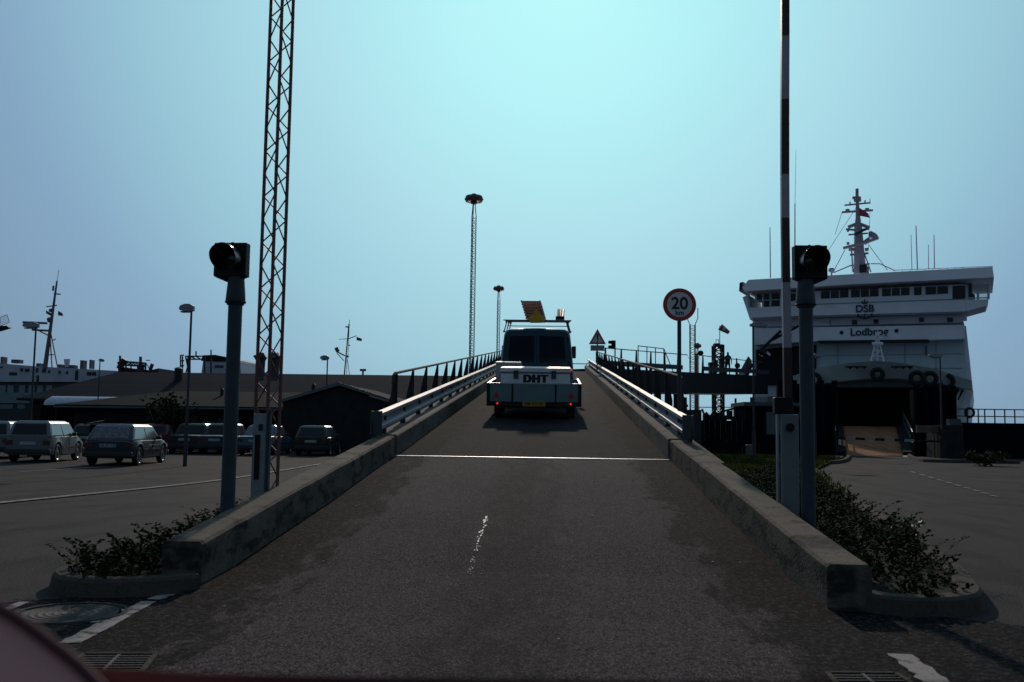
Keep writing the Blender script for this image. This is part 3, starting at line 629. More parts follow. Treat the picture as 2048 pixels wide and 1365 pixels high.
# low wing in front with gable toward the camera
gx0, gx1 = W(566, 805, 51).x, W(792, 805, 51).x
ga, wa = gable_house('gabled_building', 'low dark building with a gable end facing the car park', gx0, gx1, 51, 62, W(566, 806, 51).z, W(703, 771, 51).z - .05, -.3, 'y', over=.15)
mb = MB(); zr_ = W(703, 771, 51).z + .12; ze_ = W(566, 806, 51).z + .12; cx_ = (gx0+gx1)/2
for xa in (gx0 - .18, gx1 + .18): mb.prism([(xa, 50.78, ze_ - .14), (cx_, 50.78, zr_ - .14), (cx_, 50.78, zr_ + .02), (xa, 50.78, ze_ + .02)], (0, .05, 0))
build('barge_board', mb, M('barge_board', (.10, .12, .13), .6), ga)
wx0 = W(150, 815, 54).x
gb, wb2 = gable_house('low_wing', 'low dark wing with a hipped roof behind the parked cars', wx0, gx0 - .2, 54, 63, W(300, 817, 54).z, W(300, 786, 58).z, -.3, 'x', hip0=4.5, over=.8)
for i, px in enumerate((330, 365, 455, 478, 500)):
    c = W(px, 850, 54); f = build('window', MB().box((c.x-.55, 53.955, .3), (c.x+.55, 53.99, 1.4)), glassd, wb2)
c = W(415, 846, 54); build('door_sign', MB().box((c.x-.3, 53.9, c.z-.08), (c.x+.3, 53.95, c.z+.08)), M('dim_sign', (.06, .10, .11), .5), gb)
build('gutter', MB().cyl((wx0-.8, 53.16, W(300, 817, 54).z), (gx0-.2, 53.16, W(300, 817, 54).z), .06), M('gutter', (.04, .05, .055), .5), gb)
for px, py, Y_, s, lab in ((357, 738, 70, .35, 'dark square chimney pipe standing on the hall roof'), (627, 771, 56, .14, 'small vent cowl on the low roof left of the gable'), (444, 780, 57, .12, 'tiny vent cowl on the low roof near the signal post')):
    c = W(px, py, Y_); r0 = {70: W(357, 757, 70).z, 56: W(627, 779, 56).z, 57: W(444, 787, 57).z}[Y_] - .5
    mb = MB().cyl((c.x, Y_, r0), (c.x, Y_, c.z), s*.8, n=10); mb.cyl((c.x, Y_, c.z), (c.x, Y_, c.z + .12), s, s*.3, n=10)
    single('roof_vent', mb, darksteel, lab, 'chimney', (c.x, Y_, r0), smoothf=True)
# pale barrel canopy
YC = 64.6; c0, c1 = W(86, 802, YC), W(250, 802, YC); zc0, zc1 = W(150, 811, YC).z, W(150, 793, YC).z
t = thing('canopy', 'pale rounded barrel canopy beside the hipped low wing', 'canopy', ((c0.x+c1.x)/2, YC, -.3))
pr = [Vector((0, YC + .7 * (1 - math.cos(R(a))), zc0 + (zc1-zc0) * math.sin(R(a)))) for a in range(0, 181, 15)]
build('canopy_shell', MB().loft([[p + X * (c0.x + .3) for p in pr], [p + X * c1.x for p in pr]]), M('canopy_white', (.50, .52, .60), .45), t, smoothf=True)
build('canopy_end', MB().loft([[p + X * (c0.x + .3) for p in pr], [Vector((c0.x, lerp(p.y, YC + .7, .15), lerp(p.z, zc0, .3))) for p in pr]]), MATS['canopy_white'], t)
for x in (c0.x + .6, (c0.x + c1.x)/2, c1.x - .4): build('post', MB().cyl((x, YC + .7, -.3), (x, YC + .7, zc0), .06), darksteel, t)
p0 = W(84, 815, 65.6); single('kiosk', MB().box((p0.x, 65.45, -.35), (p0.x + 5.5, 65.95, zc0 - .02)), timber, 'dark timber kiosk wall under the pale canopy', 'kiosk', (p0.x, 65.5, -.3))

# ------------------------------------------------------------------ left: ships far behind
def box_px(mb, x0, y0, x1, y1, Y, d): a, b_ = W(x0, y1, Y), W(x1, y0, Y); mb.box((a.x, Y, a.z), (b_.x, Y + d, b_.z)); return mb
YS = 112
o_ = W(80, 850, YS); o_.z = -2.6
t = thing('moored_ferry', 'white ferry with rows of windows moored behind the car park at the left', 'ship', o_)
mb = MB(); a0, a1 = W(-260, 790, YS), W(240, 790, YS)
poly = [W(-260, 720, YS), W(0, 727, YS), W(70, 733, YS), W(230, 742, YS), W(212, 764, YS), W(-260, 764, YS)]
up = build('upper_deck', MB().prism(poly, (0, 14, 0)), M('far_white', (.42, .42, .50), .6, 0, .15, .4), t)
build('promenade', box_px(MB(), -260, 764.2, 175, 787, YS + .6, 12), M('far_dark', (.03, .042, .055), .5), t)
low = build('lower_deck', box_px(MB(), -260, 787.2, 170, 803, YS - .2, 14), M('far_grey', (.14, .18, .21), .6), t)
hull = build('hull', MB().prism([W(-260, 803.3, YS), W(165, 803.3, YS), Vector((W(160, 820, YS).x, YS, -3.2)), Vector((a0.x, YS, -3.2))], (0, 14, 0)), M('far_hull', (.018, .022, .03), .6), t)
for px, w_, h, py in ((3, 5, 3, 735), (43, 6, 6, 740), (54, 9, 6, 741), (74, 5, 9, 741), (88, 8, 7, 742), (98, 4, 6, 744), (119, 5, 6, 745), (134, 5, 6, 746), (26, 16, 6, 748), (153, 7, 19, 751), (178, 9, 7, 748), (188, 9, 7, 748), (75, 6, 18, 760)):
    build('window', box_px(MB(), px - w_/2, py - h/2, px + w_/2, py + h/2, YS - .05, .04), glassd, up)
for px in (-40, -18, 5, 21, 44, 63, 80, 98): build('lounge_window', box_px(MB(), px - 6.5, 771, px + 6.5, 786, YS + .5, .08), M('far_pane', (.17, .21, .24), .25), t)
for a, b_ in ((0, 26), (34, 50), (58, 80)): build('hull_panel', box_px(MB(), a, 809, b_, 818, YS - .08, .06), M('far_panel', (.10, .14, .16), .5), hull)
for px, py, w_, h in ((3, 722, 6, 16), (30, 721, 16, 3), (76, 729, 8, 4), (118, 731, 6, 4), (137, 733, 22, 5), (163, 728, 7, 14), (180, 727, 4, 14)): build('deck_fitting', box_px(MB(), px - w_/2, py - h/2, px + w_/2, py + h/2 + 4, YS + 3, 1), M('fitting_grey', (.05, .05, .06), .6), t)
mb = MB(); a, b_ = W(134, 735, YS+3), W(134, 719, YS+3); mb.cyl(a, b_, .25, .38); build('funnel', mb, MATS['far_white'], t)
mm = M('far_mast', (.13, .10, .12), .6); mb = MB(); A_, B_ = W(90, 737, YS), W(114, 562, YS); mb.cyl(A_, B_, .28, .10, 8); mb.cyl(W(114, 562, YS), W(118, 540, YS), .03, n=5)
for (x, y, x2, y2, r_) in ((104, 735, 100, 668, .07), (115, 735, 102, 668, .07), (95, 710, 108, 710, .06), (108, 588, 121, 589, .08), (93, 614, 114, 611, .07), (64, 660, 99, 662, .12), (64, 655, 98, 672, .08), (104, 682, 112, 678, .06), (107, 572, 106, 582, .12), (46, 645, 94, 647, .14), (72, 647, 72, 658, .2), (96, 641, 103, 639, .3), (99, 622, 106, 620, .2)): mb.cyl(W(x, y, YS), W(x2, y2, YS), r_, n=6)
build('mast', mb, mm, t)
flagm = M('flag_red', (.22, .05, .06), .8)
for (q0, q1, q2, q3) in (((92, 621), (104, 628), (104, 634), (92, 627)), ((116, 622), (125, 627), (126, 633), (116, 631))): build('flag', MB().prism([W(*q_, YS) for q_ in (q0, q1, q2, q3)], (0, .03, 0)), flagm, t)
# second ship: funnel block and gantries behind the hall roof
YB = 120
o_ = W(440, 750, YB); o_.z = -2.6
t = thing('ship_funnel_block', 'white and black ship funnel block showing above the hall roof by the signal post', 'ship', o_)
build('hull', box_px(MB(), 392, 752, 484, 835, YB, 9), MATS['far_hull'], t)
build('funnel_casing', MB().prism([W(402, 752, YB), W(407, 716, YB), W(480, 722, YB), W(483, 752, YB)], (0, 8, 0)), MATS['far_white'], t)
build('funnel_top', MB().prism([W(402, 722, YB-.1), W(405, 711, YB-.1), W(430, 710, YB-.1), W(476, 719, YB-.1), W(480, 725, YB-.1)], (0, 8.2, 0)), black, t)
build('side_vent', box_px(MB(), 429, 731, 447, 736, YB - .08, .05), M('vent_grey', (.045, .05, .06), .6), t)
mb = MB()
for x in (365, 376, 380, 409, 422): mb.cyl(W(x, 748, YB-3), W(x, 713, YB-3), .1, n=5)
for (x, y, x2, y2) in ((371, 713, 404, 713), (371, 719, 404, 719), (361, 711, 361, 745), (361, 711, 368, 711), (361, 722, 368, 722), (361, 732, 368, 732), (371, 713, 378, 748), (382, 713, 371, 748), (392, 703, 392, 713), (382, 713, 392, 719), (392, 713, 402, 719), (422, 700, 422, 716)): mb.cyl(W(x, y, YB-3), W(x2, y2, YB-3), .09, n=5)
build('gantry', mb, darksteel, t)
o_ = W(275, 745, 105); o_.z = -2.6
t = thing('gantry_barge', 'dark red superstructure with lattice gantry above the hall roof at the left', 'ship', o_)
build('deckhouse', MB().prism([W(236, 748, 105), W(236, 733, 105), W(262, 737, 105), W(300, 741, 105), W(317, 737, 105), W(317, 752, 105)], (0, 5, 0)), M('barge_red', (.06, .018, .022), .7), t)
build('hull', box_px(MB(), 236, 752.5, 317, 832, 105, 6), MATS['far_hull'], t)
mb = MB()
for (x, y, x2, y2, r_) in ((240, 712, 240, 742, .12), (281, 714, 281, 742, .16), (240, 723, 292, 727, .1), (240, 730, 292, 733, .1), (236, 724, 240, 745, .1), (252, 724, 252, 740, .1), (262, 725, 262, 740, .08), (291, 727, 291, 742, .1), (305, 728, 300, 741, .2), (292, 721, 300, 721, .05), (292, 727, 300, 740, .05), (238, 738, 250, 719, .35), (281, 730, 281, 744, .4)): mb.cyl(W(x, y, 104.5), W(x2, y2, 104.5), r_, n=5)
for i in range(8): mb.cyl(W(243 + i*6, 723.5 + .4*i, 104.5), W(246 + i*6, 730.5 + .4*i, 104.5), .06, n=5); mb.cyl(W(246 + i*6, 730.5 + .4*i, 104.5), W(249 + i*6, 723.8 + .4*i, 104.5), .06, n=5)
build('gantry', mb, M('gantry_brown', (.035, .018, .02), .6), t)
YM = 160
o_ = W(690, 752, YM); o_.z = -2.6
t = thing('distant_ship_mast', 'slanting ship mast with a small flag beyond the long hall roof', 'ship', o_)
build('hull', box_px(MB(), 640, 768, 760, 830, YM, 10), MATS['far_hull'], t)
mb = MB()
for (x, y, x2, y2, r_) in ((687, 768, 698, 648, .12), (696, 712, 699, 640, .05), (693, 768, 694, 715, .05), (702, 768, 694, 715, .05), (678, 679, 697, 678, .05), (697, 678, 713, 672, .07), (674, 704, 690, 712, .12), (674, 707, 688, 722, .08), (672, 696, 676, 704, .35), (691, 654, 699, 655, .12), (697, 690, 700, 692, .1), (697, 712, 694, 714, .2)): mb.cyl(W(x, y, YM), W(x2, y2, YM), r_, n=6)
build('mast', mb, M('distant_mast', (.11, .10, .13), .6), t)
build('flag', MB().prism([W(713, 674, YM), W(724, 678, YM), W(723, 683, YM), W(713, 681, YM)], (0, .04, 0)), flagm, t)
c = W(726, 741, 110); single('radar_scanner', MB().cyl((c.x, 110, -2.6), (c.x, 110, c.z), .12, n=6).box((c.x-.35, 109.9, c.z-.1), (c.x+.35, 110.1, c.z+.15)), MATS['distant_mast'], 'tiny radar scanner poking above the hall roof', 'radar', (c.x, 110, -2.6))
c = W(6, 656, 40); t = thing('floodlight', 'dark floodlight with a wire guard cut off by the left edge', 'floodlight', (c.x - .5, 40, -.3))
build('pole', MB().cyl((c.x - .5, 40, -.3), (c.x - .5, 40, c.z), .06), darksteel, t)
build('lamp_head', MB().prism([W(-20, 652, 40), W(14, 652, 40), W(17, 655, 40), W(-6, 662, 40), W(-20, 662, 40)], (0, .3, 0)), black, t)
mb = MB(); q4 = [W(0, 635, 40), W(14, 630, 40), W(19, 645, 40), W(2, 652, 40)]
for i in range(4): mb.cyl(q4[i], q4[(i+1) % 4], .012, n=5)
for i in range(1, 5): mb.cyl(q4[0].lerp(q4[1], i/5), q4[3].lerp(q4[2], i/5), .005, n=4); mb.cyl(q4[0].lerp(q4[3], i/5), q4[1].lerp(q4[2], i/5), .005, n=4)
build('wire_guard', mb, darksteel, t)

# ------------------------------------------------------------------ right: the ferry with the open bow
AL = R(23); FO = W(1725, 863, 78); FO.z = -2.6
fu = Vector((math.cos(AL), -math.sin(AL), 0)); fv = Vector((-math.sin(AL), -math.cos(AL), 0))
ferry = thing('ferry', 'big white ferry with its bow visor raised and the car deck open on the right', 'ferry', FO, (0, 0, -AL))
def fp(px, py, v=0.0):                                       # pixel -> point on a plane of the ferry, local axes
    d = ray(px, py); t_ = ((FO - CAM).dot(fv) + v) / d.dot(fv); p = CAM + d * t_ - FO
    return Vector((p.dot(fu), -v, p.z))
def fpr(mb, poly, v, depth): return mb.prism([fp(x, y, v) for x, y in poly], (0, depth, 0))
def fb(name, polys, v, depth, mat, parent=None):
    mb = MB()
    for p in polys: fpr(mb, p, v, depth)
    return build(name, mb, mat, parent or ferry, local=True)
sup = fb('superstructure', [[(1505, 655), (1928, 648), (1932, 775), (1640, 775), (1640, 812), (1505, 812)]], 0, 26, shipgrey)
fb('front_band', [[(1509, 657), (1929, 650), (1929, 678), (1857, 680), (1640, 682), (1509, 690)]], 1.2, 1.15, shipwhite)
fb('upper_house', [[(1505, 628), (1922, 617), (1928, 647), (1505, 654)]], .3, 24, shipwhite)
# bridge
br_ = fb('bridge_front', [[(1560, 586), (1932, 569), (1932, 623), (1560, 633)]], 2.0, 7, shipwhite)
for pw in ([(1497, 616), (1559.5, 613), (1559.5, 633), (1505, 636)], [(1932.5, 600), (1977, 598.5), (1972, 612), (1932.5, 623)]): fb('bridge_wing', [pw], 2.0, 4, shipwhite)
for posts_, rail_ in ((((1498, 589, 616), (1512, 588, 615), (1526, 588, 615), (1541, 587, 614)), (1498, 602, 1560, 600)), (((1934, 570, 600), (1956, 569, 599), (1977, 569, 599)), (1934, 597, 1977, 596))):
    mb = MB()
    for x, y0_, y1_ in posts_: mb.cyl(fp(x, y0_, 1.9), fp(x, y1_, 1.9), .09, n=6)
    x, y, x2, y2 = rail_; mb.cyl(fp(x, y, 1.9), fp(x2, y2, 1.9), .05, n=6)
    build('wing_frame', mb, shipgrey, ferry, local=True)
def trans_glass():
    m = bpy.data.materials.new('wing_glass'); m.use_nodes = True; t_ = m.node_tree; b_ = t_.nodes['Principled BSDF']; b_.inputs['Base Color'].default_value = (.03, .05, .06, 1); b_.inputs['Roughness'].default_value = .05
    tr = t_.nodes.new('ShaderNodeBsdfTransparent'); mx = t_.nodes.new('ShaderNodeMixShader'); mx.inputs[0].default_value = .25
    t_.links.new(tr.outputs[0], mx.inputs[1]); t_.links.new(b_.outputs[0], mx.inputs[2]); t_.links.new(mx.outputs[0], t_.nodes['Material Output'].inputs[0]); return m
tg = trans_glass()
fb('wing_window', [[(1499, 589), (1559, 587), (1559, 613), (1499, 616)]], 1.85, .02, tg); fb('wing_window', [[(1935, 570), (1976, 569), (1976, 598), (1935, 599)]], 1.85, .02, tg)
fb('wing_console', [[(1905, 569), (1944, 569), (1944, 586), (1950, 590), (1950, 598), (1905, 599)], [(1512, 588), (1560, 587), (1560, 614), (1524, 615), (1524, 605), (1512, 601)]], .4, 1, M('console_dark', (.015, .02, .025), .6))
fb('wing_end', [[(1485, 595), (1496, 590), (1505, 640), (1500, 640)]], 1.9, 5, shipwhite)
# deck head / roof band, overhanging
fb('roof_band', [[(1497, 560), (1700, 549), (1985, 534), (1988, 555), (1700, 569), (1489, 583), (1484, 576)]], 3.0, 9, M('roof_band', (.92, .88, .95), .5, 0, .06, .5))
fb('roof_wing_end', [[(1479, 566), (1486, 564), (1484, 577), (1478, 583)]], 2.5, 3, darksteel)
for poly in ([(1578, 588), (1593, 587), (1593, 602), (1578, 603)], [(1642, 583), (1697, 579.5), (1697, 595), (1642, 598)], [(1702, 580), (1757, 577), (1757, 593), (1702, 595.5)], [(1764, 577.5), (1819, 575), (1819, 590.5), (1764, 593)], [(1828, 575), (1843, 574), (1843, 590), (1828, 591)], [(1851, 574), (1896, 572), (1896, 587.5), (1851, 590)], [(1905, 572), (1931, 571), (1931, 597), (1905, 599)]):
    wdw = fb('window', [poly], 2.03, .05, glassd, br_); x0, x1 = poly[0][0], poly[1][0]
    if x1 - x0 > 30:
        mb = MB()
        for k in ((.5,) if x1 - x0 < 50 else (.34, .67)): xm = lerp(x0, x1, k); mb.cyl(fp(xm, lerp(poly[0][1], poly[1][1], k), 2.06), fp(xm, lerp(poly[3][1], poly[2][1], k), 2.06), .05, n=4)
        build('mullion', mb, shipgrey, wdw, local=True)
for x, y, s in ((1709, 645, 5), (1752, 643.5, 5), (1843, 640, 5), (1900, 640, 6)): fb('window', [[(x-s, y-4.5), (x+s, y-4.5), (x+s, y+4.5), (x-s, y+4.5)]], .34, .05, glassd)
for x, y in ((1683, 665.5), (1793, 662)):
    c = fp(x, y, 1.25); build('porthole', MB().cyl(c, c + Vector((0, .06, 0)), .15, n=14), black, ferry, local=True)
fb('name_shadow_strip', [[(1636, 681.5), (1857, 679), (1857, 682.5), (1636, 684.5)]], 1.5, 1.5, darksteel)  # dark strip put in as the shadow under the name band
mb = MB()
for x in (1560, 1618, 1676, 1810, 1872): mb.cyl(fp(x, 688, .03), fp(x, 765, .03), .022, n=4)
for y0_, y1_ in ((712, 708), (740, 737)): mb.cyl(fp(1640, y0_, .03), fp(1925, y1_, .03), .02, n=4)
mb.cyl(fp(1852, 692, .1), fp(1852, 712, .1), .07, n=6); build('plate_seams', mb, M('seam_dark', (.12, .14, .16), .6), sup, local=True)
mb = MB(); mb.cyl(fp(1600, 638, .4), fp(1925, 628, .4), .03, n=4); mb.cyl(fp(1660, 652, .4), fp(1925, 646, .4), .03, n=4); mb.cyl(fp(1660, 640, .4), fp(1660, 652, .4), .03, n=4); build('house_seams', mb, MATS['seam_dark'], ferry, local=True)
mb = MB(); mb.cyl(fp(1565, 611, 2.05), fp(1930, 598, 2.05), .025, n=4); build('bridge_seam', mb, MATS['seam_dark'], br_, local=True)
navy = M('emblem_navy', (.012, .02, .05), .5)
def ftext(txt, px, py, h, v, off=0): 
    o = fp(px, py, v); return text_mb(txt, h, o, X, Z, .02, off)
build('name_lettering', ftext('Lodbrog', 1738, 664.5, .82, 1.26, .016), navy, ferry, local=True)
emb = build('company_letters', ftext('DSB', 1729.5, 618, .78, 2.07, .018), navy, br_, local=True)
mb = MB(); c = fp(1729.5, 618, 2.07)
pts = [c + Vector((math.cos(R(a)) * .52, 0, math.sin(R(a)) * .40 - .38)) for a in range(200, 341, 14)]
mb.tube(pts, .055, 6); mb.tube([c + Vector((0, 0, -.36)), c + Vector((0, 0, -.77))], .05, 6)
for s in (1, -1): mb.cyl(pts[-1 if s > 0 else 0], pts[-1 if s > 0 else 0] + Vector((s * .06, 0, .14)), .11, .02, 6)
build('anchor_emblem', mb, navy, br_, local=True)
mb = MB(); k = c + Vector((0, 0, .42)); mb.box((k.x - .19, k.y - .02, k.z - .03), (k.x + .19, k.y + .02, k.z + .03))
for a in (-.24, 0, .24): mb.cyl((k.x + a * .55, k.y, k.z), (k.x + a * .85, k.y, k.z + .17 + (.05 if a == 0 else 0)), .045, .055, 6)
mb.cyl((k.x, k.y, k.z + .2), (k.x, k.y, k.z + .36), .035, n=5); build('crown_emblem', mb, navy, br_, local=True)
# open bow: dark mouth, flanks, visor
mouth = M('car_deck_dark', (.003, .003, .004), .9, spec=.1)
fb('car_deck_mouth', [[(1603, 768), (1878, 762), (1878, 905), (1603, 912)]], -.4, 30, mouth)  # solid near-black block; the shade inside the deck is put into its colour
# dark slab painted as the shaded port flank opening at left (upper deck access)
fb('upper_deck_opening', [[(1512, 700), (1540, 697), (1632, 690), (1632, 770), (1512, 770)]], .25, .3, M('opening_shade', (.010, .014, .020), .8, spec=.2))
def vis_ring(v, top, bot):
    return [fp(x, y, v) for x, y in top] + [fp(x, y, v) for x, y in reversed(bot)]
top0 = [(1586, 752), (1640, 736), (1700, 726), (1752, 722), (1800, 726), (1870, 738), (1944, 762)]
bot0 = [(1586, 768), (1640, 768), (1700, 761), (1752, 757), (1800, 758), (1870, 766), (1944, 780)]
mb = MB(); rings = []
for i in range(7):
    u_ = i / 6; bulge = 1.0 + 5.2 * math.sin(math.pi * min(1, max(0, u_)))
    a_t, a_b = fp(*top0[i], bulge), fp(*bot0[i], bulge * .82)
    rings.append([a_t, a_b, Vector((a_b.x, .3, a_b.z)), Vector((a_t.x, .3, a_t.z))])
vis = build('bow_visor', MB().loft(rings), M('visor_grey', (.44, .50, .50), .6, 0, .12, .6), ferry, local=True, smoothf=True)
for x0 in (1690, 1782):
    mb = MB()
    for k in range(3): x = x0 + 6 + k * 14; fpr(mb, [(x, 733 + abs(1752-x)*.03), (x + 8, 733 + abs(1752-x)*.03), (x + 4, 738 + abs(1752-x)*.03)], 6.3, .2)
    mb.cyl(fp(x0, 734, 6.3), fp(x0 + 44, 734, 6.3), .06, n=5); build('fairlead', mb, black, vis, local=True)
for x, y, v, r_ in ((1755, 749, 6.4, .36), (1834, 757, 5.1, .42), (1860, 758, 4.2, .42), (1893, 763, 2.6, .45), (1628, 760, 3.6, .42)):
    build('tyre_fender', MB().torus(fp(x, y, v), (0, 1, 0), r_, .17), rubber, vis, local=True)
# starboard bow flank, flared and lit
def fl(px, py, v): return fp(px, py, v)
rows = [[fl(1882, 752, .6), fl(1915, 752, .5), fl(1938, 760, -1.5), fl(1940, 742, -12)], [fl(1878, 780, .5), fl(1915, 785, .3), fl(1946, 787, -2), fl(1947, 785, -12)],
        [fl(1876, 800, .3), fl(1910, 815, .0), fl(1938, 805, -2), fl(1940, 805, -12)], [fl(1876, 845, .2), fl(1905, 850, -.2), fl(1926, 850, -2), fl(1928, 850, -12)], [fl(1876, 905, .2), fl(1900, 905, -.2), fl(1915, 905, -2), fl(1917, 905, -12)]]
build('bow_flank', MB().add([p for r_ in rows for p in r_], [(i*4+j, i*4+j+1, (i+1)*4+j+1, (i+1)*4+j) for i in range(4) for j in range(3)]), M('flank_white', (.55, .52, .52), .6, 0, .25, .8), ferry, local=True, smoothf=True)
mb = MB()
for k in range(5): mb.cyl(fl(1890 + k*9, 772 + 2*k, 1), fl(1880 + k*9, 800, .7), .10, .05, 5)
build('rub_marks', mb, black, ferry, local=True)
fb('hull_block', [[(1878.5, 768), (1905, 770), (1900, 905), (1878.5, 905)], [(1500, 795), (1602.5, 790), (1602.5, 912), (1500, 912)]], 0, 28, M('hull_dark', (.012, .013, .018), .7))
fb('hull_side', [[(1903, 655), (1932, 652), (1944, 770), (1936, 860), (1915, 905), (1901, 905)]], -1, 40, shipwhite)
# small foremast on the bow
mb = MB(); f0, f1, ft = fp(1742, 724, 5), fp(1768, 724, 5), fp(1755, 668, 5)
for a, b_ in ((f0, ft), (f1, ft), (fp(1755, 724, 3.5), ft)): mb.cyl(a, b_, .07, .04, 5)
for q_ in (.2, .4, .6, .8): mb.cyl(f0.lerp(ft, q_), f1.lerp(ft, q_), .04, n=5); mb.cyl(f0.lerp(ft, q_), f1.lerp(ft, min(1, q_ + .2)), .03, n=5)
mb.cyl(fp(1744, 688, 5), fp(1766, 688, 5), .12, n=6); mb.cyl(fp(1755, 672, 5), fp(1755, 664, 5), .16, n=6); build('foremast', mb, shipwhite, ferry, local=True)
# main mast with yards, radars, flags
mastm = M('mast_lilac', (.30, .27, .36), .55)
mb = MB(); V = -2
def ml(x, y, x2, y2, r_, n=6, dv=0, r2=None): mb.cyl(fp(x, y, V+dv), fp(x2, y2, V+dv), r_, r2, n)
ml(1720, 548, 1716, 450, .50, 8, 0, .30); ml(1716, 450, 1714, 380, .20, 8, 0, .10); ml(1714, 392, 1714, 378, .14)
for (x, y, x2, y2, r_) in ((1689, 411, 1741, 406, .07), (1684, 425, 1746, 421, .09), (1696, 455, 1716, 447, .14), (1716, 447, 1739, 456, .14), (1692, 459, 1716, 461, .09), (1716, 461, 1738, 458, .09), (1697, 470, 1736, 467, .07),
    (1740, 398, 1740, 407, .03), (1700, 404, 1700, 410, .06), (1730, 401, 1730, 407, .06), (1695, 419, 1695, 425, .18), (1734, 417, 1734, 423, .18), (1705, 396, 1721, 396, .12), (1708, 400, 1722, 399, .2), (1696, 464, 1696, 458, .1), (1696, 490, 1696, 485, .12),
    (1700, 510, 1737, 507, .09), (1703, 500, 1706, 545, .06), (1709, 500, 1709, 545, .06), (1732, 545, 1726, 505, .07), (1742, 545, 1728, 505, .05), (1699, 532, 1740, 528, .06), (1703, 502, 1703, 497, .25), (1730, 500, 1737, 499, .14), (1728, 487, 1740, 478, .2), (1712, 437, 1720, 437, .3), (1711, 445, 1721, 445, .34), (1700, 532, 1667, 546, .05), (1742, 528, 1760, 528, .04), (1760, 528, 1790, 542, .04)): ml(x, y, x2, y2, r_)
mast = build('main_mast', mb, mastm, ferry, local=True)
fb('radar_scanner', [[(1686, 494), (1724, 484), (1756, 474), (1756, 478), (1724, 489), (1686, 498)]], -1.2, .4, M('scanner_white', (.28, .27, .32), .5), mast)
fb('radar_scanner', [[(1708, 468), (1732, 457), (1735, 459), (1710, 470)]], -1.4, .2, darksteel, mast)
fb('satellite_dish', [[(1737, 465), (1742, 462), (1753, 468), (1757, 474), (1750, 478), (1737, 473)]], -2.2, .8, mastm, mast)
fb('flag', [[(1719, 416), (1730, 423), (1736, 427), (1740, 436), (1730, 434), (1719, 432)]], -1.8, .05, M('flag_bright_red', (.35, .05, .07), .8), mast)
fb('mast_house', [[(1719, 530), (1733, 529), (1733, 545), (1719, 546)]], -1, 2, darksteel, mast)
mb = MB(); ml(1716, 410, 1620, 558, .02, 4, -2); ml(1740, 424, 1737, 500, .02, 4); ml(1684, 425, 1670, 470, .02, 4); ml(1737, 490, 1775, 541, .03, 4)
ml(1690, 500, 1665, 547, .03, 4); build('stay_wire', mb, darksteel, mast, local=True)
for x, x2, y, y2, r_, lb in ((1541, 1540, 556, 455, .05, ''), (1590, 1590, 552, 408, .06, ''), (1590, 1592, 408, 300, .02, ''), (1824, 1822, 541, 470, .03, ''), (1835, 1832, 540, 452, .05, ''), (1857, 1857, 539, 490, .03, ''), (1869, 1868, 538, 470, .04, '')): 
    mb = MB(); mb.cyl(fp(x, y, 0), fp(x2, y2, 0), r_, r_*.7, n=5); build('whip_antenna', mb, mastm, ferry, local=True)
mb = MB()
for x, y in ((1663, 542),): mb.cyl(fp(x, 552, 0), fp(x, y, 0), .06); mb.lathe(fp(x, y, 0), Z, [(.0, .25), (.2, .2), (.26, .05), (.2, -.1), (0, -.15)], 12)
build('dome_antenna', mb, mastm, ferry, local=True)
mb = MB(); V = 0
ml(1790, 541, 1985, 533, .03, 4, 1)
for k in range(14): ml(1790 + k*15, 544 - k*.6, 1790 + k*15, 541 - k*.6, .02, 4, 1)
build('roof_rail', mb, mastm, ferry, local=True)
mb = MB(); V = 3; ml(1522, 700, 1562, 662, .12); ml(1545, 680, 1602, 650, .10); ml(1521, 702, 1533, 708, .35, 8); build('davit_arm', mb, darksteel, ferry, local=True)
fb('davit_lamp', [[(1533, 702), (1541, 709), (1539, 712), (1531, 706)]], 3.2, .3, shipwhite)
for x, y in ((1632, 795), (1632, 802), (1829, 794), (1829, 801)):
    c = fp(x, y, 1); build('deck_lamp', MB().cyl(c, c + Vector((0, .05, 0)), .09, n=10), M('lamp_unlit', (.35, .38, .36), .3), ferry, local=True)
build('hull_mark', MB().add([], []) if False else fpr(MB(), [(1898, 760), (1908, 758), (1908, 768), (1898, 767)], 1.0, .3), black, ferry, local=True)

# ------------------------------------------------------------------ right: upper bridge to the ferry, towers
def bridge_pt(s, dz=0.0, off=0.0):
    a, b_ = Vector((3.2, 55.6, 4.55)), Vector((15.6, 72.5, 5.15)); d = (b_ - a); n_ = Vector((-d.y, d.x, 0)).normalized(); return a + d * s + n_ * off + Z * dz
t = thing('upper_bridge', 'dark elevated vehicle bridge leading from the ramp top to the upper deck of the ferry', 'bridge', (3.2, 55.6, 0))
mb = MB(); rr_ = []
for s in (.0, .25, .5, .75, 1.05): rr_.append([bridge_pt(s, 0), bridge_pt(s, -1.35), bridge_pt(s, -1.35, 5), bridge_pt(s, 0, 5)])
build('girder', MB().loft(rr_), darksteel, t)
mb = MB()
for s, e in ((0, .42), (.56, 1.05)): mb.loft([[bridge_pt(s, .42, -.05), bridge_pt(s, .14, -.05), bridge_pt(s, .14, -.15), bridge_pt(s, .42, -.15)], [bridge_pt(e, .42, -.05), bridge_pt(e, .14, -.05), bridge_pt(e, .14, -.15), bridge_pt(e, .42, -.15)]])
build('guard_beam', mb, M('bridge_beam', (.05, .06, .07), .5, .4), t)
mb = MB(); mb.cyl(bridge_pt(0, 1.15), bridge_pt(.46, 1.12), .03, n=6); mb.cyl(bridge_pt(.54, 1.15), bridge_pt(1.0, 1.0), .03, n=6)
mb.cyl(bridge_pt(.25, 1.55, 1), bridge_pt(.40, 1.5, 1), .03, n=6)
for s in (.25, .30, .35, .40): mb.cyl(bridge_pt(s, 0, 1), bridge_pt(s, 1.53, 1), .03, n=6)
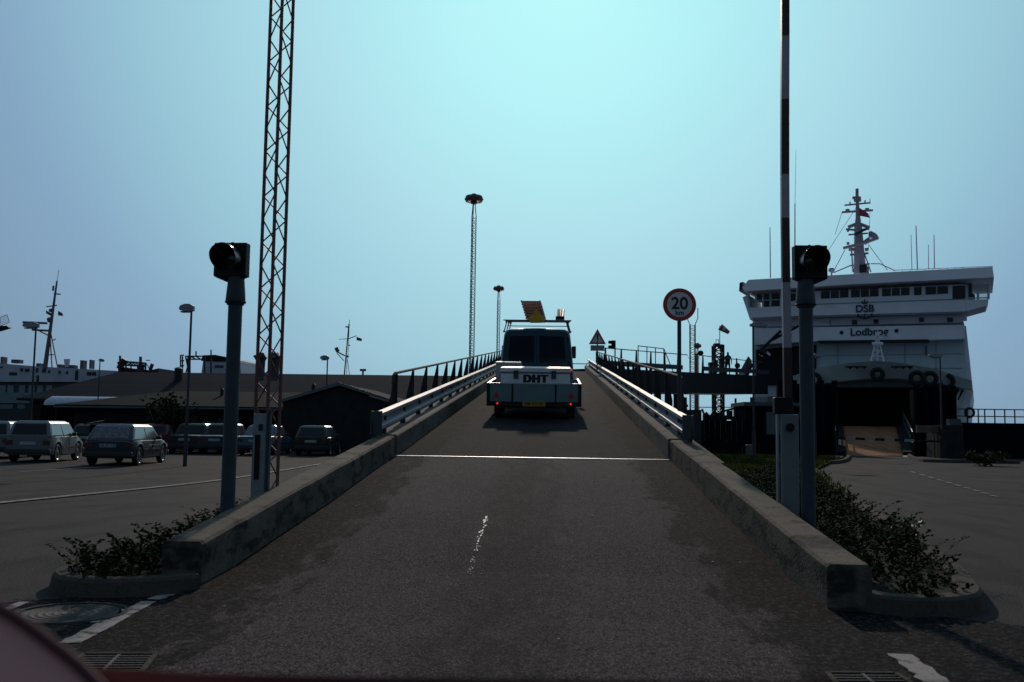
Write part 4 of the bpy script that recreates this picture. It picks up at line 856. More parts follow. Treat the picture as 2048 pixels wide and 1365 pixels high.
mb.cyl(bridge_pt(.40, 1.5, 1), bridge_pt(.46, 0, 1), .03, n=6)
build('top_rail', mb, MATS['rail_tube_brown'], t)
for i in range(13):
    s = .0 + i * .08; 
    if .47 < s < .52: continue
    p = bridge_pt(s, 0, -.02); build('post', MB().prism([p + Vector((-.09, 0, 0)), p + Vector((.09, 0, 0)), p + Vector((.05, 0, 1.15)), p + Vector((-.03, 0, 1.15))], (0, .05, 0)), darksteel, t)
mb = MB(); ch = [bridge_pt(lerp(.46, .54, k/8), 1.1 - .45 * math.sin(math.pi*k/8)) for k in range(9)]; mb.tube(ch, .012, 4); build('chain', mb, ruststeel, t)
for s in (.30, .62): p = bridge_pt(s, -1.4, 2.5); build('pier', MB().cyl((p.x, p.y, -3), (p.x, p.y, p.z + .02), .35, n=12), darksteel, t)
c = W(1456, 738, 69)
# gangway stair at the ferry side
t = thing('gangway', 'sloping white railed gangway leaning against the ferry beside the upper bridge', 'gangway', W(1478, 752, 72))
mb = MB(); A1, A2 = W(1476, 752, 72), W(1497, 714, 72); B1, B2 = W(1488, 754, 72), W(1503, 722, 72)
for k in range(5): mb.cyl(A1.lerp(B1, k/4), A2.lerp(B2, k/4), .05, n=5)
for k in range(5): mb.cyl(A1.lerp(A2, k/4), B1.lerp(B2, k/4), .03, n=5)
build('stair_rail', mb, M('gangway_grey', (.12, .12, .15), .5), t)
mb = MB().prism([W(1488, 756, 72), W(1503, 724, 72), W(1506, 732, 72), W(1495, 758, 72)], (0, .8, 0)); build('stair_flight', mb, darksteel, t)
# round sign on the bridge
c = W(1474.5, 732, 70.5); pb = bridge_pt(.88, 0, 0)
t = thing('round_sign', 'back of a small round sign on a post on the upper bridge', 'road sign', (c.x, 70.5, c.z - 1.2))
build('pole', MB().cyl((c.x, 70.5, c.z - 1.25), (c.x, 70.5, c.z), .05), darksteel, t); build('sign_disc', MB().cyl((c.x, 70.4, c.z), (c.x, 70.44, c.z), .20, n=20), M('sign_back', (.05, .05, .06), .5), t)
# person on the bridge: one skin body
def person(px, Y, zfoot, label):
    c = W(px, 740, Y)
    me = bpy.data.meshes.new('person'); ob = bpy.data.objects.new('person', me); COL.objects.link(ob)
    V_ = [(0,0,.95), (0,0,1.15), (0,0,1.40), (0,0,1.52), (0,.01,1.62), (0,.01,1.76), (.10,0,.90), (.11,0,.48), (.11,0,.07), (.11,-.12,.04), (-.10,0,.90), (-.12,.03,.48), (-.12,.02,.07), (-.12,-.10,.04), (.19,0,1.40), (.26,.02,1.12), (.24,-.10,.92), (.23,-.16,.84), (-.19,0,1.40), (-.26,.02,1.12), (-.24,-.10,.92), (-.23,-.16,.84)]
    E_ = [(0,1),(1,2),(2,3),(3,4),(4,5),(0,6),(6,7),(7,8),(8,9),(0,10),(10,11),(11,12),(12,13),(2,14),(14,15),(15,16),(16,17),(2,18),(18,19),(19,20),(20,21)]
    rad = [.15,.14,.16,.06,.085,.075,.10,.065,.045,.035,.10,.065,.045,.035,.06,.045,.035,.03,.06,.045,.035,.03]
    me.from_pydata(V_, E_, []); sk = ob.modifiers.new('skin', 'SKIN'); 
    for i, r_ in enumerate(rad): me.skin_vertices[0].data[i].radius = (r_, r_ * .8)
    me.skin_vertices[0].data[0].use_root = True
    ob.modifiers.new('sub', 'SUBSURF').levels = 1
    bpy.context.view_layer.update()
    em = bpy.data.meshes.new_from_object(ob.evaluated_get(bpy.context.evaluated_depsgraph_get())); ob.modifiers.clear(); ob.data = em; em.materials.append(M('dark_clothes', (.012, .014, .018), .8))
    ob.location = (c.x, Y, zfoot); return tag(ob, label, 'person')
person(1456, 70.2, 4.96, 'person in dark clothes standing on the upper bridge below the tower')
# hoist tower
YT = 84; t = thing('hoist_tower', 'dark lattice hoist tower with a platform top behind the upper bridge', 'tower', (W(1440, 800, YT).x, YT, -2.6))
xa, xb = W(1430, 760, YT).x, W(1447, 760, YT).x; zt = W(1440, 690, YT).z
mb = MB()
for x in (xa, xb):
    for y in (YT, YT + 1.2): mb.cyl((x, y, -2.6), (x, y, zt), .10, n=6)
n_ = 22
for i in range(n_):
    z0, z1 = lerp(-2.6, zt, i/n_), lerp(-2.6, zt, (i+1)/n_)
    mb.cyl((xa, YT, z0), (xb, YT, z1), .05, n=4); mb.cyl((xb, YT, z0), (xa, YT, z1), .05, n=4); mb.cyl((xa, YT, z1), (xb, YT, z1), .06, n=4)
    mb.cyl((xa, YT+1.2, z0), (xb, YT+1.2, z1), .05, n=4)
build('lattice_frame', mb, darksteel, t)
mb = MB()
for (x0, y0, x1, y1) in ((1429, 687, 1440, 693), (1440, 691, 1446, 697), (1443, 694, 1449, 699), (1427, 720, 1436, 745), (1419, 725, 1428, 730), (1420, 726, 1424, 748), (1441, 712, 1449, 750)): box_px(mb, x0, y0, x1, y1, YT - .3, .9)
build('platform', mb, darksteel, t)
mb = MB(); wp = W(1439.5, 690, YT); wq = W(1439.5, 652, YT); mb.cyl(wp, wq, .035, n=5)
for x in (1432, 1437): mb.cyl(W(x, 688, YT), W(x, 680, YT), .03, n=4)
mb.cyl(W(1431, 680, YT), W(1438, 680, YT), .03, n=4); build('wind_pole', mb, darksteel, t)
ws = thing('windsock', 'reddish striped windsock blowing right on the tower pole', 'windsock', wq)
cA, cB = W(1440, 654, YT), W(1458, 666, YT); build('sock', MB().cyl(cA, cB, .30, .16, 10), M('windsock_red', (.20, .09, .11), .8), ws); m_ = cA.lerp(cB, .3); m2_ = cA.lerp(cB, .5)
build('pale_stripe', MB().cyl(m_, m2_, .27, .24, 10), M('windsock_pale', (.35, .33, .36), .8), ws)
# lattice aerial mast
YA = 92; c = W(1385, 650, YA); t = thing('lattice_aerial', 'slender square lattice mast rising behind the speed limit sign', 'mast', (c.x, YA, -2.6))
lg, br2 = lattice((c.x, YA, -2.6), (c.x, YA, c.z), .33, .33, 30, .04, .018, 4, R(45)); build('mast_legs', lg, ruststeel, t); build('bracing', br2, ruststeel, t)
mb = MB()
for s in (-1, 1): mb.cyl((c.x + s*.23, YA, c.z), (c.x + s*.5, YA, c.z + .6), .04, n=5); mb.cyl((c.x + s*.5, YA, c.z+.6), (c.x + s*.5, YA, c.z+1.6), .04, n=5)
build('fork', mb, ruststeel, t)
c = W(1394, 707, 88); t = thing('signal_mast', 'thin mast with a small round lamp below the distant floodlight', 'mast', (c.x, 88, -2.6))
build('pole', MB().cyl((c.x, 88, -2.6), (c.x, 88, c.z), .14, .1, 6), ruststeel, t); build('lamp', MB().lathe((c.x + .3, 87.9, c.z), (0, -1, 0), [(0, -.2), (.25, -.15), (.25, .15), (0, .2)], 10), black, t)

# ------------------------------------------------------------------ right: quay clutter, walls, shed, link span
def wallbox(name, label, cat, x0, y0, x1, yb, Y, d, mat, grp=None):
    a, b_ = W(x0, y0, Y), W(x1, y0, Y); z = (a.z + b_.z) / 2
    return single(name, MB().box((a.x, Y, -.05), (b_.x, Y + d, z)), mat, label, cat, (a.x, Y, 0), grp)
def planks(label, x0, x1, ytop, Y):
    a, b_ = W(x0, ytop, Y), W(x1, ytop, Y); t = thing('timber_wall', label, 'fence', (a.x, Y, 0)); mb = MB(); x = a.x; 
    while x < b_.x - .02:
        mb.box((x, Y + random.uniform(0, .03), -.05), (min(x + .22, b_.x), Y + .12, a.z + random.uniform(-.02, .02))); x += .24
    build('planks', mb, timber, t); build('rail', MB().box((a.x, Y + .125, .5), (b_.x, Y + .2, .65)), timber, t)
planks('dark plank wall between the ramp and the shed', 1398, 1492, 840, 44)
wallbox('dark_container', 'dark blue box container beside the foot of the speed limit sign', 'container', 1366, 820, 1403, 880, 36, 2.0, M('dark_blue_box', (.010, .014, .025), .6))
a, b_ = W(1491, 812, 44.2), W(1600, 812, 44.2)
t = thing('shed', 'dark flat roofed shed with a pale panel behind the long headed street lamp', 'shed', ((a.x+b_.x)/2, 45, 0))
sw = build('wall', MB().box((a.x, 44.2, -.05), (b_.x, 47.2, a.z)), timber, t)
build('roof', MB().box((a.x - .1, 44.0, a.z + .003), (b_.x + .1, 47.3, a.z + .17)), M('shed_fascia', (.06, .075, .085), .6), t)
p0, p1 = W(1533, 869, 44.15), W(1560, 825, 44.15); build('pale_panel', MB().box((p0.x, 44.14, p0.z), (p1.x, 44.19, p1.z)), M('panel_teal', (.07, .10, .11), .5), sw)
# railings and bits on the quay seen under the bridge
t = thing('quay_railing', 'thin railing with posts and a sloping rail under the upper bridge', 'railing', (W(1400, 838, 46).x, 46.6, 0))
mb = MB(); YQ = 46.6
for (x, y, x2, y2, r_) in ((1398, 815, 1464, 815, .02), (1464, 815, 1464, 839, .03), (1398, 815, 1400, 838, .02), (1440, 825, 1490, 811, .05), (1458, 822, 1458, 840, .12), (1471, 797, 1472, 840, .05), (1485, 805, 1485, 838, .06), (1370, 795, 1371, 840, .09), (1366, 812, 1376, 812, .06), (1410, 826, 1424, 840, .09), (1418, 838, 1430, 820, .06), (1404, 818, 1412, 840, .05), (1368, 787, 1374, 787, .03), (1478, 832, 1490, 826, .02)): mb.cyl(W(x, y, YQ), W(x2, y2, YQ), r_, n=6)
for x in (1410, 1425, 1440, 1470, 1486): mb.cyl((W(x, 835, YQ).x, YQ, 0), W(x, 832, YQ), .06, n=6)
build('rails', mb, darksteel, t)
mb = MB()
for (x, y, s) in ((1412, 832, 5), (1424, 834, 6), (1436, 830, 8), (1447, 834, 6), (1470, 836, 6), (1482, 836, 5)): p = W(x, y, 46.9); q_ = s * .024; mb.box((p.x - q_, 46.8, -.02), (p.x + q_, 47.2, p.z + q_*.5))
single('quay_winches', mb, darksteel, 'low dark winch gear standing on the quay edge under the bridge', 'winch', (W(1440, 838, 46.9).x, 47, 0))
# link span: timber deck up to the ferry
plankm = layered('link_planks', (.30, .13, .06), [((9, .3, 1), .42, .55, (.10, .05, .028), .8, 4), ((1, 3, 1), .5, .7, (.30, .15, .08), .5, 5)], bump=.8, bscale=25)
L0, L1 = G(1693, 912, .004), G(1806, 912, .004)
far = 73.5; lf, rf = W(1686, 862, far), W(1792, 862, far)
t = thing('link_span', 'brown planked link span ramp climbing into the open bow of the ferry', 'ramp', (L0.lerp(L1, .5)))
zf = 1.55; L0.z = L1.z = .01
prs = []
mb = MB().prism([L0, L1, Vector((rf.x, far, zf)), Vector((lf.x, far, zf))], (0, 0, -.35)); build('deck', mb, plankm, t)
for (p, q_, s) in ((L0, Vector((lf.x, far, zf)), -1), (L1, Vector((rf.x, far, zf)), 1)):
    mb = MB(); e = Vector((s * .45, 0, 0))
    mb.prism([p, p + e, q_ + e, q_], (0, 0, .18)); build('side_kerb', mb, timber, t)
    mb = MB(); e = Vector((s * .5, 0, 0))
    for h in (.6, 1.15): mb.cyl(p + e + Z * h, q_ + e + Z * h, .035, n=6)
    for k in range(9): pp = p.lerp(q_, k / 8) + e; mb.cyl(pp, pp + Z * 1.15, .04, n=6)
    build('railing', mb, darksteel, t)
for x0_, x1_, hh_, lab in ((1560, 1668, 3.6, 'added dark wall covering the bright water left of the link span'), (1832, 1905, 3.4, 'added dark wall covering the bright water right of the link span')):  # dark walls added to black out the bright water beside the link span
    xa_, xb_ = W(x0_, 850, 52).x, W(x1_, 850, 52).x; tf = thing('added_dark_wall', lab, 'screen', ((xa_+xb_)/2, 52, -2.6))
    build('timber_face', MB().box((xa_, 52, -3.2), (xb_, 52.8, hh_)), timber, tf); mbp = MB()
    for k in range(5): xx = lerp(xa_, xb_, k / 4); build('pile', MB().cyl((xx, 51.8, -3.2), (xx, 51.8, hh_ + .2), .16, n=8), timber, tf)
# lowered striped barrier
a, b_ = W(1672, 876.5, 45.2), W(1848, 882.5, 45.2)
t = thing('lowered_barrier', 'lowered barrier boom in white and dark bands across the link span', 'barrier', (b_.x + 1.6, 45.2, 0))
for k in range(9):
    p, q_ = a.lerp(b_, k / 9), a.lerp(b_, (k + 1) / 9); q_ = p.lerp(q_, .999); pt = MB().prism([p + Z*-.06, q_ + Z*-.06, q_ + Z*.06, p + Z*.06], (0, .05, 0)); build('pale_band' if k % 2 else 'dark_band', pt, M('band_white', (.25, .26, .28), .5) if k % 2 else black, t)
c = W(1884, 882, 45.2); p = b_; build('boom_arm', MB().cyl(p, (c.x, 45.2, p.z), .05, n=6), black, t); build('stand', MB().box((c.x - .15, 45.05, 0), (c.x + .15, 45.4, p.z + .15)), darksteel, t)
build('rest_post', MB().cyl((a.x, 45.22, 0), (a.x, 45.22, a.z - .06), .05), darksteel, t)
# pale goal-shaped frame
t = thing('pale_frame', 'pale L shaped concrete frame right of the lowered barrier', 'frame', (W(1876, 900, 45.8).x, 45.8, 0))
fm = M('pale_frame', (.10, .085, .055), .8, 0, .25, 3)
p0, p1 = W(1868, 866, 45.8), W(1881, 852, 45.8); p2 = W(1834, 860, 45.8)
mb = MB()
for k in range(3): x = lerp(p0.x, p1.x, k / 2); mb.box((x - .035, 45.8, 0), (x + .035, 45.95, p1.z))
build('upright', mb, fm, t); build('crosspiece', MB().box((p2.x, 45.78, p0.z + .0), (p1.x + .02, 45.97, p1.z + .01)), fm, t)
wallbox('engine_house', 'dark brick block on the quay right of the pale frame', 'building', 1884, 851, 1925, 915, 45.4, 1.9, brickm)
wallbox('quay_shed', 'long dark windowless shed on the quay at the right edge', 'building', 1926, 847, 2120, 915, 45.9, 1.5, timber)
a = W(1903, 838, 45.2); single('control_box', MB().box((a.x, 45.42, W(1903, 851.5, 45.2).z - .0), (W(1926, 838, 45.2).x, 45.8, a.z)), M('control_grey', (.05, .065, .075), .5), 'grey control box on the dark brick block', 'box', (a.x, 45.42, 1.3))
t = thing('rooftop_railing', 'thin railing along the top of the quay shed', 'railing', (W(1960, 847, 46).x, 46.4, 1.5))
zr0 = W(1960, 847, 45.9).z; zr1 = W(1960, 819, 46.4).z
mb = MB()
for x in (1935, 1957, 1970, 1990, 2010, 2030, 2050): xx = W(x, 847, 46.4).x; mb.cyl((xx, 46.4, zr0 - .02), (xx, 46.4, zr1), .03, n=6)
for zz in (zr1, lerp(zr0, zr1, .5)): mb.cyl((W(1915, 847, 46.4).x, 46.4, zz), (W(2050, 847, 46.4).x, 46.4, zz), .025, n=6)
build('rails', mb, darksteel, t)
c = W(1941, 825.5, 46.2); single('life_ring', MB().torus((c.x, 46.3, c.z), (0, 1, 0), .20, .06), black, 'dark life ring hanging on the rooftop railing by the ferry bow', 'life ring', (c.x, 46.3, c.z))
for px, py, lab in ((1499, 905, 'small grey utility box on the grass before the shed'),):
    p = G(px, 917); single('utility_box', MB().box((p.x - .12, p.y, -.0), (p.x + .12, p.y + .15, .55)), M('utility_grey', (.06, .075, .085), .5), lab, 'box', (p.x, p.y, 0), bevel=.01)
p = G(1475, 912); single('short_post', MB().cyl((p.x, p.y, 0), (p.x, p.y, .7), .05).box((p.x-.1, p.y-.02, .5), (p.x+.1, p.y+.02, .7)), darksteel, 'short dark post on the grass left of the utility box', 'post', (p.x, p.y, 0))

# ------------------------------------------------------------------ islands, kerbs, planting
def ribbon(pts, wd, h, taper=.03):
    rings = []
    for i, p in enumerate(pts):
        a = pts[max(0, i-1)]; b_ = pts[min(len(pts)-1, i+1)]; d = (b_ - a); d.z = 0; d.normalize(); n_ = Vector((-d.y, d.x, 0))
        z = gz(p.x, p.y); o = Vector((p.x, p.y, 0))
        rings.append([o + n_*(-taper) + Z*(z-.05), o + Z*(z+h-.02), o + n_*.02 + Z*(z+h), o + n_*(wd-.02) + Z*(z+h), o + n_*wd + Z*(z+h-.02), o + n_*wd + Z*(z-.05)])
    return MB().loft(rings)
KH = .12
Lpx = [(560, 985), (480, 1025), (400, 1062), (300, 1098), (200, 1118), (140, 1128), (112, 1136), (106, 1146), (130, 1155), (200, 1160), (300, 1157), (400, 1150)]
lp = [G(x, y, KH) for x, y in Lpx]
lpc = catmull(lp, 5)
# reversed so that the ribbon thickness lies inside the island
kerbL = single('island_kerb', ribbon(lpc, .16, KH), concrete_kerb, 'curved low concrete kerb round the planted island at the left wall end', 'kerb', (lp[7].x, lp[7].y, 0))
Rpx = [(1650, 1158), (1700, 1180), (1790, 1194), (1890, 1196), (1950, 1189), (1964, 1179), (1958, 1165), (1925, 1130), (1850, 1078), (1765, 1028), (1700, 985), (1650, 948), (1632, 934)]
rp = [G(x, y, KH) for x, y in Rpx]; rpc = catmull(rp, 5)
kerbR = single('island_kerb', ribbon(rpc, .16, KH), concrete_kerb, 'curved low concrete kerb round the planted island at the right wall end', 'kerb', (rp[5].x, rp[5].y, 0))
# far kerb by the link span
kp = [G(x, y, KH) for x, y in ((1500, 918), (1560, 918), (1640, 922), (1680, 919), (1693, 912), (1690, 906))]
single('road_kerb', ribbon(list(reversed(catmull(kp, 4))), .15, KH), concrete_kerb, 'kerb curving round the grass to the foot of the link span', 'kerb', (kp[2].x, kp[2].y, 0))
kp2 = [G(x, y, KH) for x, y in ((1815, 908), (1828, 915), (1860, 919), (1960, 921), (2040, 922))]
single('road_kerb', ribbon(list(catmull(kp2, 4)), .15, KH), concrete_kerb, 'kerb running right from the link span before the dark sheds', 'kerb', (kp2[2].x, kp2[2].y, 0))
def fill(pts, edge, dz, mat, name):
    mb = MB(); poly = [Vector((p.x, p.y, gz(p.x, p.y) + dz)) for p in pts] + [Vector(e) for e in edge]; mb.add(poly, [tuple(range(len(poly)))]); return struct(name, mb, mat)
fill(lpc[5:], [(-2.3, 6.9, .09), (-2.3, 12.5, .0)], .085, soil, 'island_soil')
fill(rpc, [(2.3, 14.9, .09), (2.3, 6.6, .09)], .085, soil, 'island_soil_right')
ge = G(1632, 930); gk = [G(x, y) for x, y in ((1640, 926), (1560, 921), (1500, 921), (1400, 918), (1380, 905))]
gmb = MB(); gR = [Vector((p.x, p.y, .07)) for p in rpc if p.y > 14]; gE = G(1688, 916); gpoly = [Vector((2.5, 14.9, .07))] + gR + [Vector((gE.x, gE.y, .07)), Vector((gE.x, 44.0, .07)), Vector((3.0, 44.0, .07)), Vector((3.0, 16, .07))]
gmb.add(gpoly, [tuple(range(len(gpoly)))]); tag(build('grass_patch', gmb, grassm), kind='structure')
def inside(p, poly):
    c = False; n = len(poly)
    for i in range(n):
        a, b_ = poly[i], poly[(i+1) % n]
        if (a.y > p.y) != (b_.y > p.y) and p.x < (b_.x - a.x) * (p.y - a.y) / (b_.y - a.y) + a.x: c = not c
    return c
# grass tufts
mb = MB()
for _ in range(22000):
    y = 15 + 27 * random.random() ** 1.2; x = random.uniform(3.05, 12)
    if not inside(Vector((x, y, 0)), gpoly): continue
    h = random.uniform(.05, .16); a = random.uniform(0, 6.28); w_ = random.uniform(.02, .04); l_ = Vector((random.uniform(-.05, .05), random.uniform(-.05, .05), 0)); p = Vector((x, y, .065)); u_ = Vector((math.cos(a), math.sin(a), 0)) * w_
    mb.add([p - u_, p + u_, p + l_ + Z * h], [(0,1,2)])
gm = layered('grass_blades', (.035, .052, .010), [((.5, .25, 1), .42, .6, (.15, .13, .022), .85, 4)], bump=0, rough=.9, spec=.1)
tag(build('grass', mb, gm), 'rough green and yellowing grass between the right wall and the shed', 'grass', kind='stuff')
leafm = layered('shrub_leaves', (.010, .018, .007), [((5, 5, 5), .42, .6, (.022, .034, .009), .8, 3), ((9, 9, 9), .6, .7, (.05, .028, .01), .5, 2)], bump=0, rough=.9, spec=.08)
def shrubs(poly, n, hf, base_dz=.08, lean=0.0):
    mb = MB(); xs = [p.x for p in poly]; ys_ = [p.y for p in poly]; k = 0
    while k < n:
        p = Vector((random.uniform(min(xs), max(xs)), random.uniform(min(ys_), max(ys_)), 0))
        if not inside(p, poly): continue
        k += 1; hh = hf(p.x, p.y) * random.uniform(.45, 1.25)
        if hh < .05: continue
        a = random.uniform(0, 6.28); d = Vector((math.cos(a) + lean, math.sin(a), 0)) * hh * random.uniform(.5, 1.3); p.z = gz(p.x, p.y) + base_dz
        segs = 7; prev = p
        for s in range(1, segs + 1):
            q_ = s / segs; c = p + d * q_ + Z * hh * (1.6 * q_ - .75 * q_ * q_) + Vector((random.gauss(0, .01), random.gauss(0, .01), 0))
            dr = (c - prev).normalized(); sd_ = dr.cross(Z); sd_ = sd_.normalized() if sd_.length > .01 else X
            mb.add([prev - sd_ * .003, prev + sd_ * .003, c + sd_ * .002, c - sd_ * .002], [(0,1,2,3)])
            for q2 in range(5):
                m_ = prev.lerp(c, q2 / 5); sg = random.choice((-1, 1)); ll = random.uniform(.018, .036); o_ = (sd_ * sg + dr * .5 + Vector((0, 0, random.uniform(-.3, .6)))).normalized(); nn = o_.cross(Vector((random.uniform(-1, 1), random.uniform(-1, 1), 1))).normalized() * ll * .42
                mb.add([m_, m_ + o_ * ll * .5 + nn, m_ + o_ * ll, m_ + o_ * ll * .5 - nn], [(0,1,2,3)])
            prev = c
    return mb
wl_ = [Vector((-2.42, 6.7, 0)), Vector((-2.42, 13.0, 0))]
lin = [p for p in lpc[6:]]
polyL = [Vector((-2.45, 7.0, 0))] + [wl_[1]] + [p.lerp(Vector((-2.6, p.y, 0)), .22) for p in lin[:-4]]
def hL(x, y): return .11 + .15 * smooth((x + 3.9) / 1.2)
tag(build('ground_cover', shrubs(polyL, 480, hL), leafm), 'low arching shrubs spilling over the left island kerb', 'shrubs', kind='stuff')
polyR = [Vector((2.42, 6.9, 0))] + [Vector((lerp(p.x, 2.5, .16), p.y, 0)) for p in rpc[14:]] + [Vector((2.42, 15, 0))]
def hR(x, y): return (.14 + .24 * smooth((y - 6.6) / 1.5)) * (.75 + .25 * math.sin(x * 7 + y * 3)) * (1.0 if x < 5 else .6)
tag(build('ground_cover', shrubs(polyR, 2100, hR), leafm), 'dense dark creeping shrubs filling the right island beside the wall', 'shrubs', kind='stuff')
def bushy(name, label, px, base, hh, rad, n, cat='shrub', dens=1.0, mat=None):
    p0 = G(px, base); mb = MB(); st = MB()
    for k in range(n):
        a = random.uniform(0, 6.28); rr2 = rad * math.sqrt(random.random()); tipp = p0 + Vector((math.cos(a) * rr2, math.sin(a) * rr2, hh * random.uniform(.45, 1)))
        st.cyl(p0 + Vector((math.cos(a) * rr2 * .15, math.sin(a) * rr2 * .15, 0)), tipp, .006 * hh * 2, .003, 4)
        for j in range(int(26 * dens)):
            m_ = p0.lerp(tipp, random.uniform(.25, 1)) + Vector((random.gauss(0, .06*rad*2), random.gauss(0, .06*rad*2), random.gauss(0, .04*rad))); ll = random.uniform(.03, .06) * max(1, rad * 3.2)
            o_ = Vector((random.uniform(-1, 1), random.uniform(-1, 1), random.uniform(-.4, .8))).normalized(); nn = o_.orthogonal().normalized() * ll * .4
            mb.add([m_, m_ + o_ * ll * .5 + nn, m_ + o_ * ll, m_ + o_ * ll * .5 - nn], [(0,1,2,3)])
    t_ = thing(name, label, cat, p0); build('foliage', mb, mat or leafm, t_); build('stems', st, ruststeel, t_)
bushy('young_shrub', 'brighter leafy young shrub upright near the kerb of the right island', 1815, 1108, .34, .16, 16, mat=M('bright_leaf', (.05, .075, .02), .6, 0, .3, 6))
bushy('garden_bush', 'yellow green bush in front of the low wing left of the signal post', 335, 905, 2.9, 1.3, 60, 'bush', 1.2)
bushy('garden_bush', 'small green bush beside the dark hatchback at the gabled building', 580, 903, .6, .5, 16, 'bush', 1.0)
bushy('garden_bush', 'low dark bush beside the quay road at the right edge', 1965, 932, .55, .8, 26, 'bush', 1.0)

# ------------------------------------------------------------------ road paint, grates, manhole
def strip(pxs, dz=.006): 
    mb = MB(); P_ = [G(x, y) for x, y in pxs]; mb.add([Vector((p.x, p.y, gz(p.x, p.y) + dz)) for p in P_], [tuple(range(len(P_)))]); return mb
def line_mb(a, b_, wd, n=14, dz=.012, jag=0.0):
    A_, B_ = G(*a), G(*b_); d = (B_ - A_); d.z = 0; nn = Vector((-d.y, d.x, 0)).normalized() * wd / 2; mb = MB(); prev = None
    for k in range(n + 1):
        c = A_.lerp(B_, k / n); j1, j2 = random.uniform(-jag, jag), random.uniform(-jag, jag); u_, v_ = c - nn * (1 + j1), c + nn * (1 + j2)
        u_.z = gz(u_.x, u_.y) + dz; v_.z = gz(v_.x, v_.y) + dz
        if prev: mb.add([prev[0], prev[1], v_, u_], [(0,1,2,3)])
        prev = (u_, v_)
    return mb
struct('lane_line', line_mb((-30, 1011), (690, 921), .18, 40, .02), white_paint)
struct('parking_line', line_mb((40, 945), (330, 928), .08, 12, .02), white_paint)
mb = MB(); 
for (a, b_, w_) in (((138, 1290), (228, 1243), .115), ((229, 1242.5), (298, 1206), .10), ((306, 1202), (346, 1188), .10)):
    m_ = line_mb(a, b_, w_, 12, .010, .12); mb.add(m_.v, m_.f)
m_ = line_mb((0, 1228), (48, 1207), .07, 4, .010, .2); mb.add(m_.v, m_.f); m_ = line_mb((190, 1249), (250, 1222), .06, 8, .010, .6); mb.add(m_.v, m_.f)
m_ = line_mb((1800, 1312), (1885, 1378), .13, 12, .010, .2); mb.add(m_.v, m_.f)
struct('worn_paint_marks', mb, white_paint)
mb = MB()
for k in range(10):
    y0 = 944 + k * 5.3; x0 = 1822 + k * 17.5; m_ = line_mb((x0, y0), (x0 + 9 + k*.7, y0 + 2.8), .09, 2, .012); mb.add(m_.v, m_.f)
struct('dashed_line', mb, white_paint)
# white paint drips on the approach
mb = MB(); random.seed(11)
for k in range(70):
    q_ = random.random() ** 1.2; x = lerp(975, 937, q_) + random.gauss(0, 2.2); y = lerp(1032, 1150, q_ ** 1.1) ; d = ray(x, y)
    z = .3
    for _ in range(20): tt_ = (z - CAM.z) / d.z; p = CAM + d * tt_; z = rz(p.y) + .014
    s = random.uniform(.003, .011) * (1.3 - q_); ln_ = s * random.uniform(1.5, 5)
    pts = [p + Vector((math.cos(a) * s * random.uniform(.6, 1.2), math.sin(a) * ln_ * random.uniform(.6, 1.2), math.sin(a) * ln_ * .07)) for a in [i * 1.047 for i in range(6)]]
    mb.add(pts, [tuple(range(6))])
struct('paint_drips', mb, M('drip_white', (.5, .48, .47), .7))
# litter-like pale stones on the ramp
mb = MB()
for k in range(90):
    y = random.uniform(4.5, 30); x = random.uniform(-1.95, 1.95); x = x if random.random() > .5 else math.copysign(random.uniform(1.4, 2.0), x); z = rz(y) + .006; s = random.uniform(.003, .009)
    mb.box((x - s, y - s, z), (x + s, y + s * 1.6, z + s))
tag(build('loose_stones', mb, M('stone_pale', (.30, .26, .23), .9)), 'pale loose stones scattered over the ramp asphalt', 'stones', kind='stuff')
iron = layered('cast_iron', (.03, .03, .032), [((6, 6, 6), .4, .7, (.06, .055, .05), .8, 5)], rough=.8, bump=.6, bscale=60, spec=.25)
def grate(pxs, label, nb):
    P_ = [G(x, y) for x, y in pxs]; t_ = thing('drain_grate', label, 'drain', (P_[0].x, P_[0].y, 0)); 
    for p in P_: p.z = gz(p.x, p.y) + .008
    build('pit', MB().add([p + Z * .001 for p in P_], [(0,1,2,3)]), black, t_)
    mb = MB()
    for i in range(4): a, b_ = P_[i], P_[(i+1) % 4]; d = (b_-a).normalized(); nn = Vector((-d.y, d.x, 0)) * .012; mb.prism([a - nn, b_ - nn, b_ + nn, a + nn], (0, 0, .012))
    build('frame', mb, concrete_kerb, t_); mb = MB()
    for k in range(1, nb): a, b_ = P_[0].lerp(P_[3], k/nb), P_[1].lerp(P_[2], k/nb); d = (b_-a).normalized(); nn = Vector((-d.y, d.x, 0)) * .006; mb.prism([a - nn, b_ - nn, b_ + nn, a + nn], (0, 0, .008))
    a, b_ = P_[0].lerp(P_[1], .5), P_[3].lerp(P_[2], .5); nn = X * .008; mb.prism([a - nn, b_ - nn, b_ + nn, a + nn], (0, 0, .009)); build('bars', mb, iron, t_)
grate([(120, 1352), (282, 1352), (312, 1314), (168, 1314)], 'rectangular iron drain grate at the lower left foreground', 8)
grate([(1690, 1395), (1860, 1395), (1790, 1353), (1655, 1352)], 'rectangular iron drain grate at the bottom right foreground', 8)
c = G(140, 1230); t = thing('manhole_cover', 'round ridged iron manhole cover before the left island', 'manhole cover', (c.x, c.y, 0))
prof = []; r_ = 0; 
for k in range(14): prof += [(k * .021, .010 if k % 2 else .014), (k * .021 + .012, .010 if k % 2 else .014)]
build('cover', MB().lathe((c.x, c.y, gz(c.x, c.y)), Z, prof, 40), iron, t)
mb = MB().torus((c.x, c.y, gz(c.x, c.y) + .006), Z, .315, .014, 40, 6); build('ring', mb, iron, t)

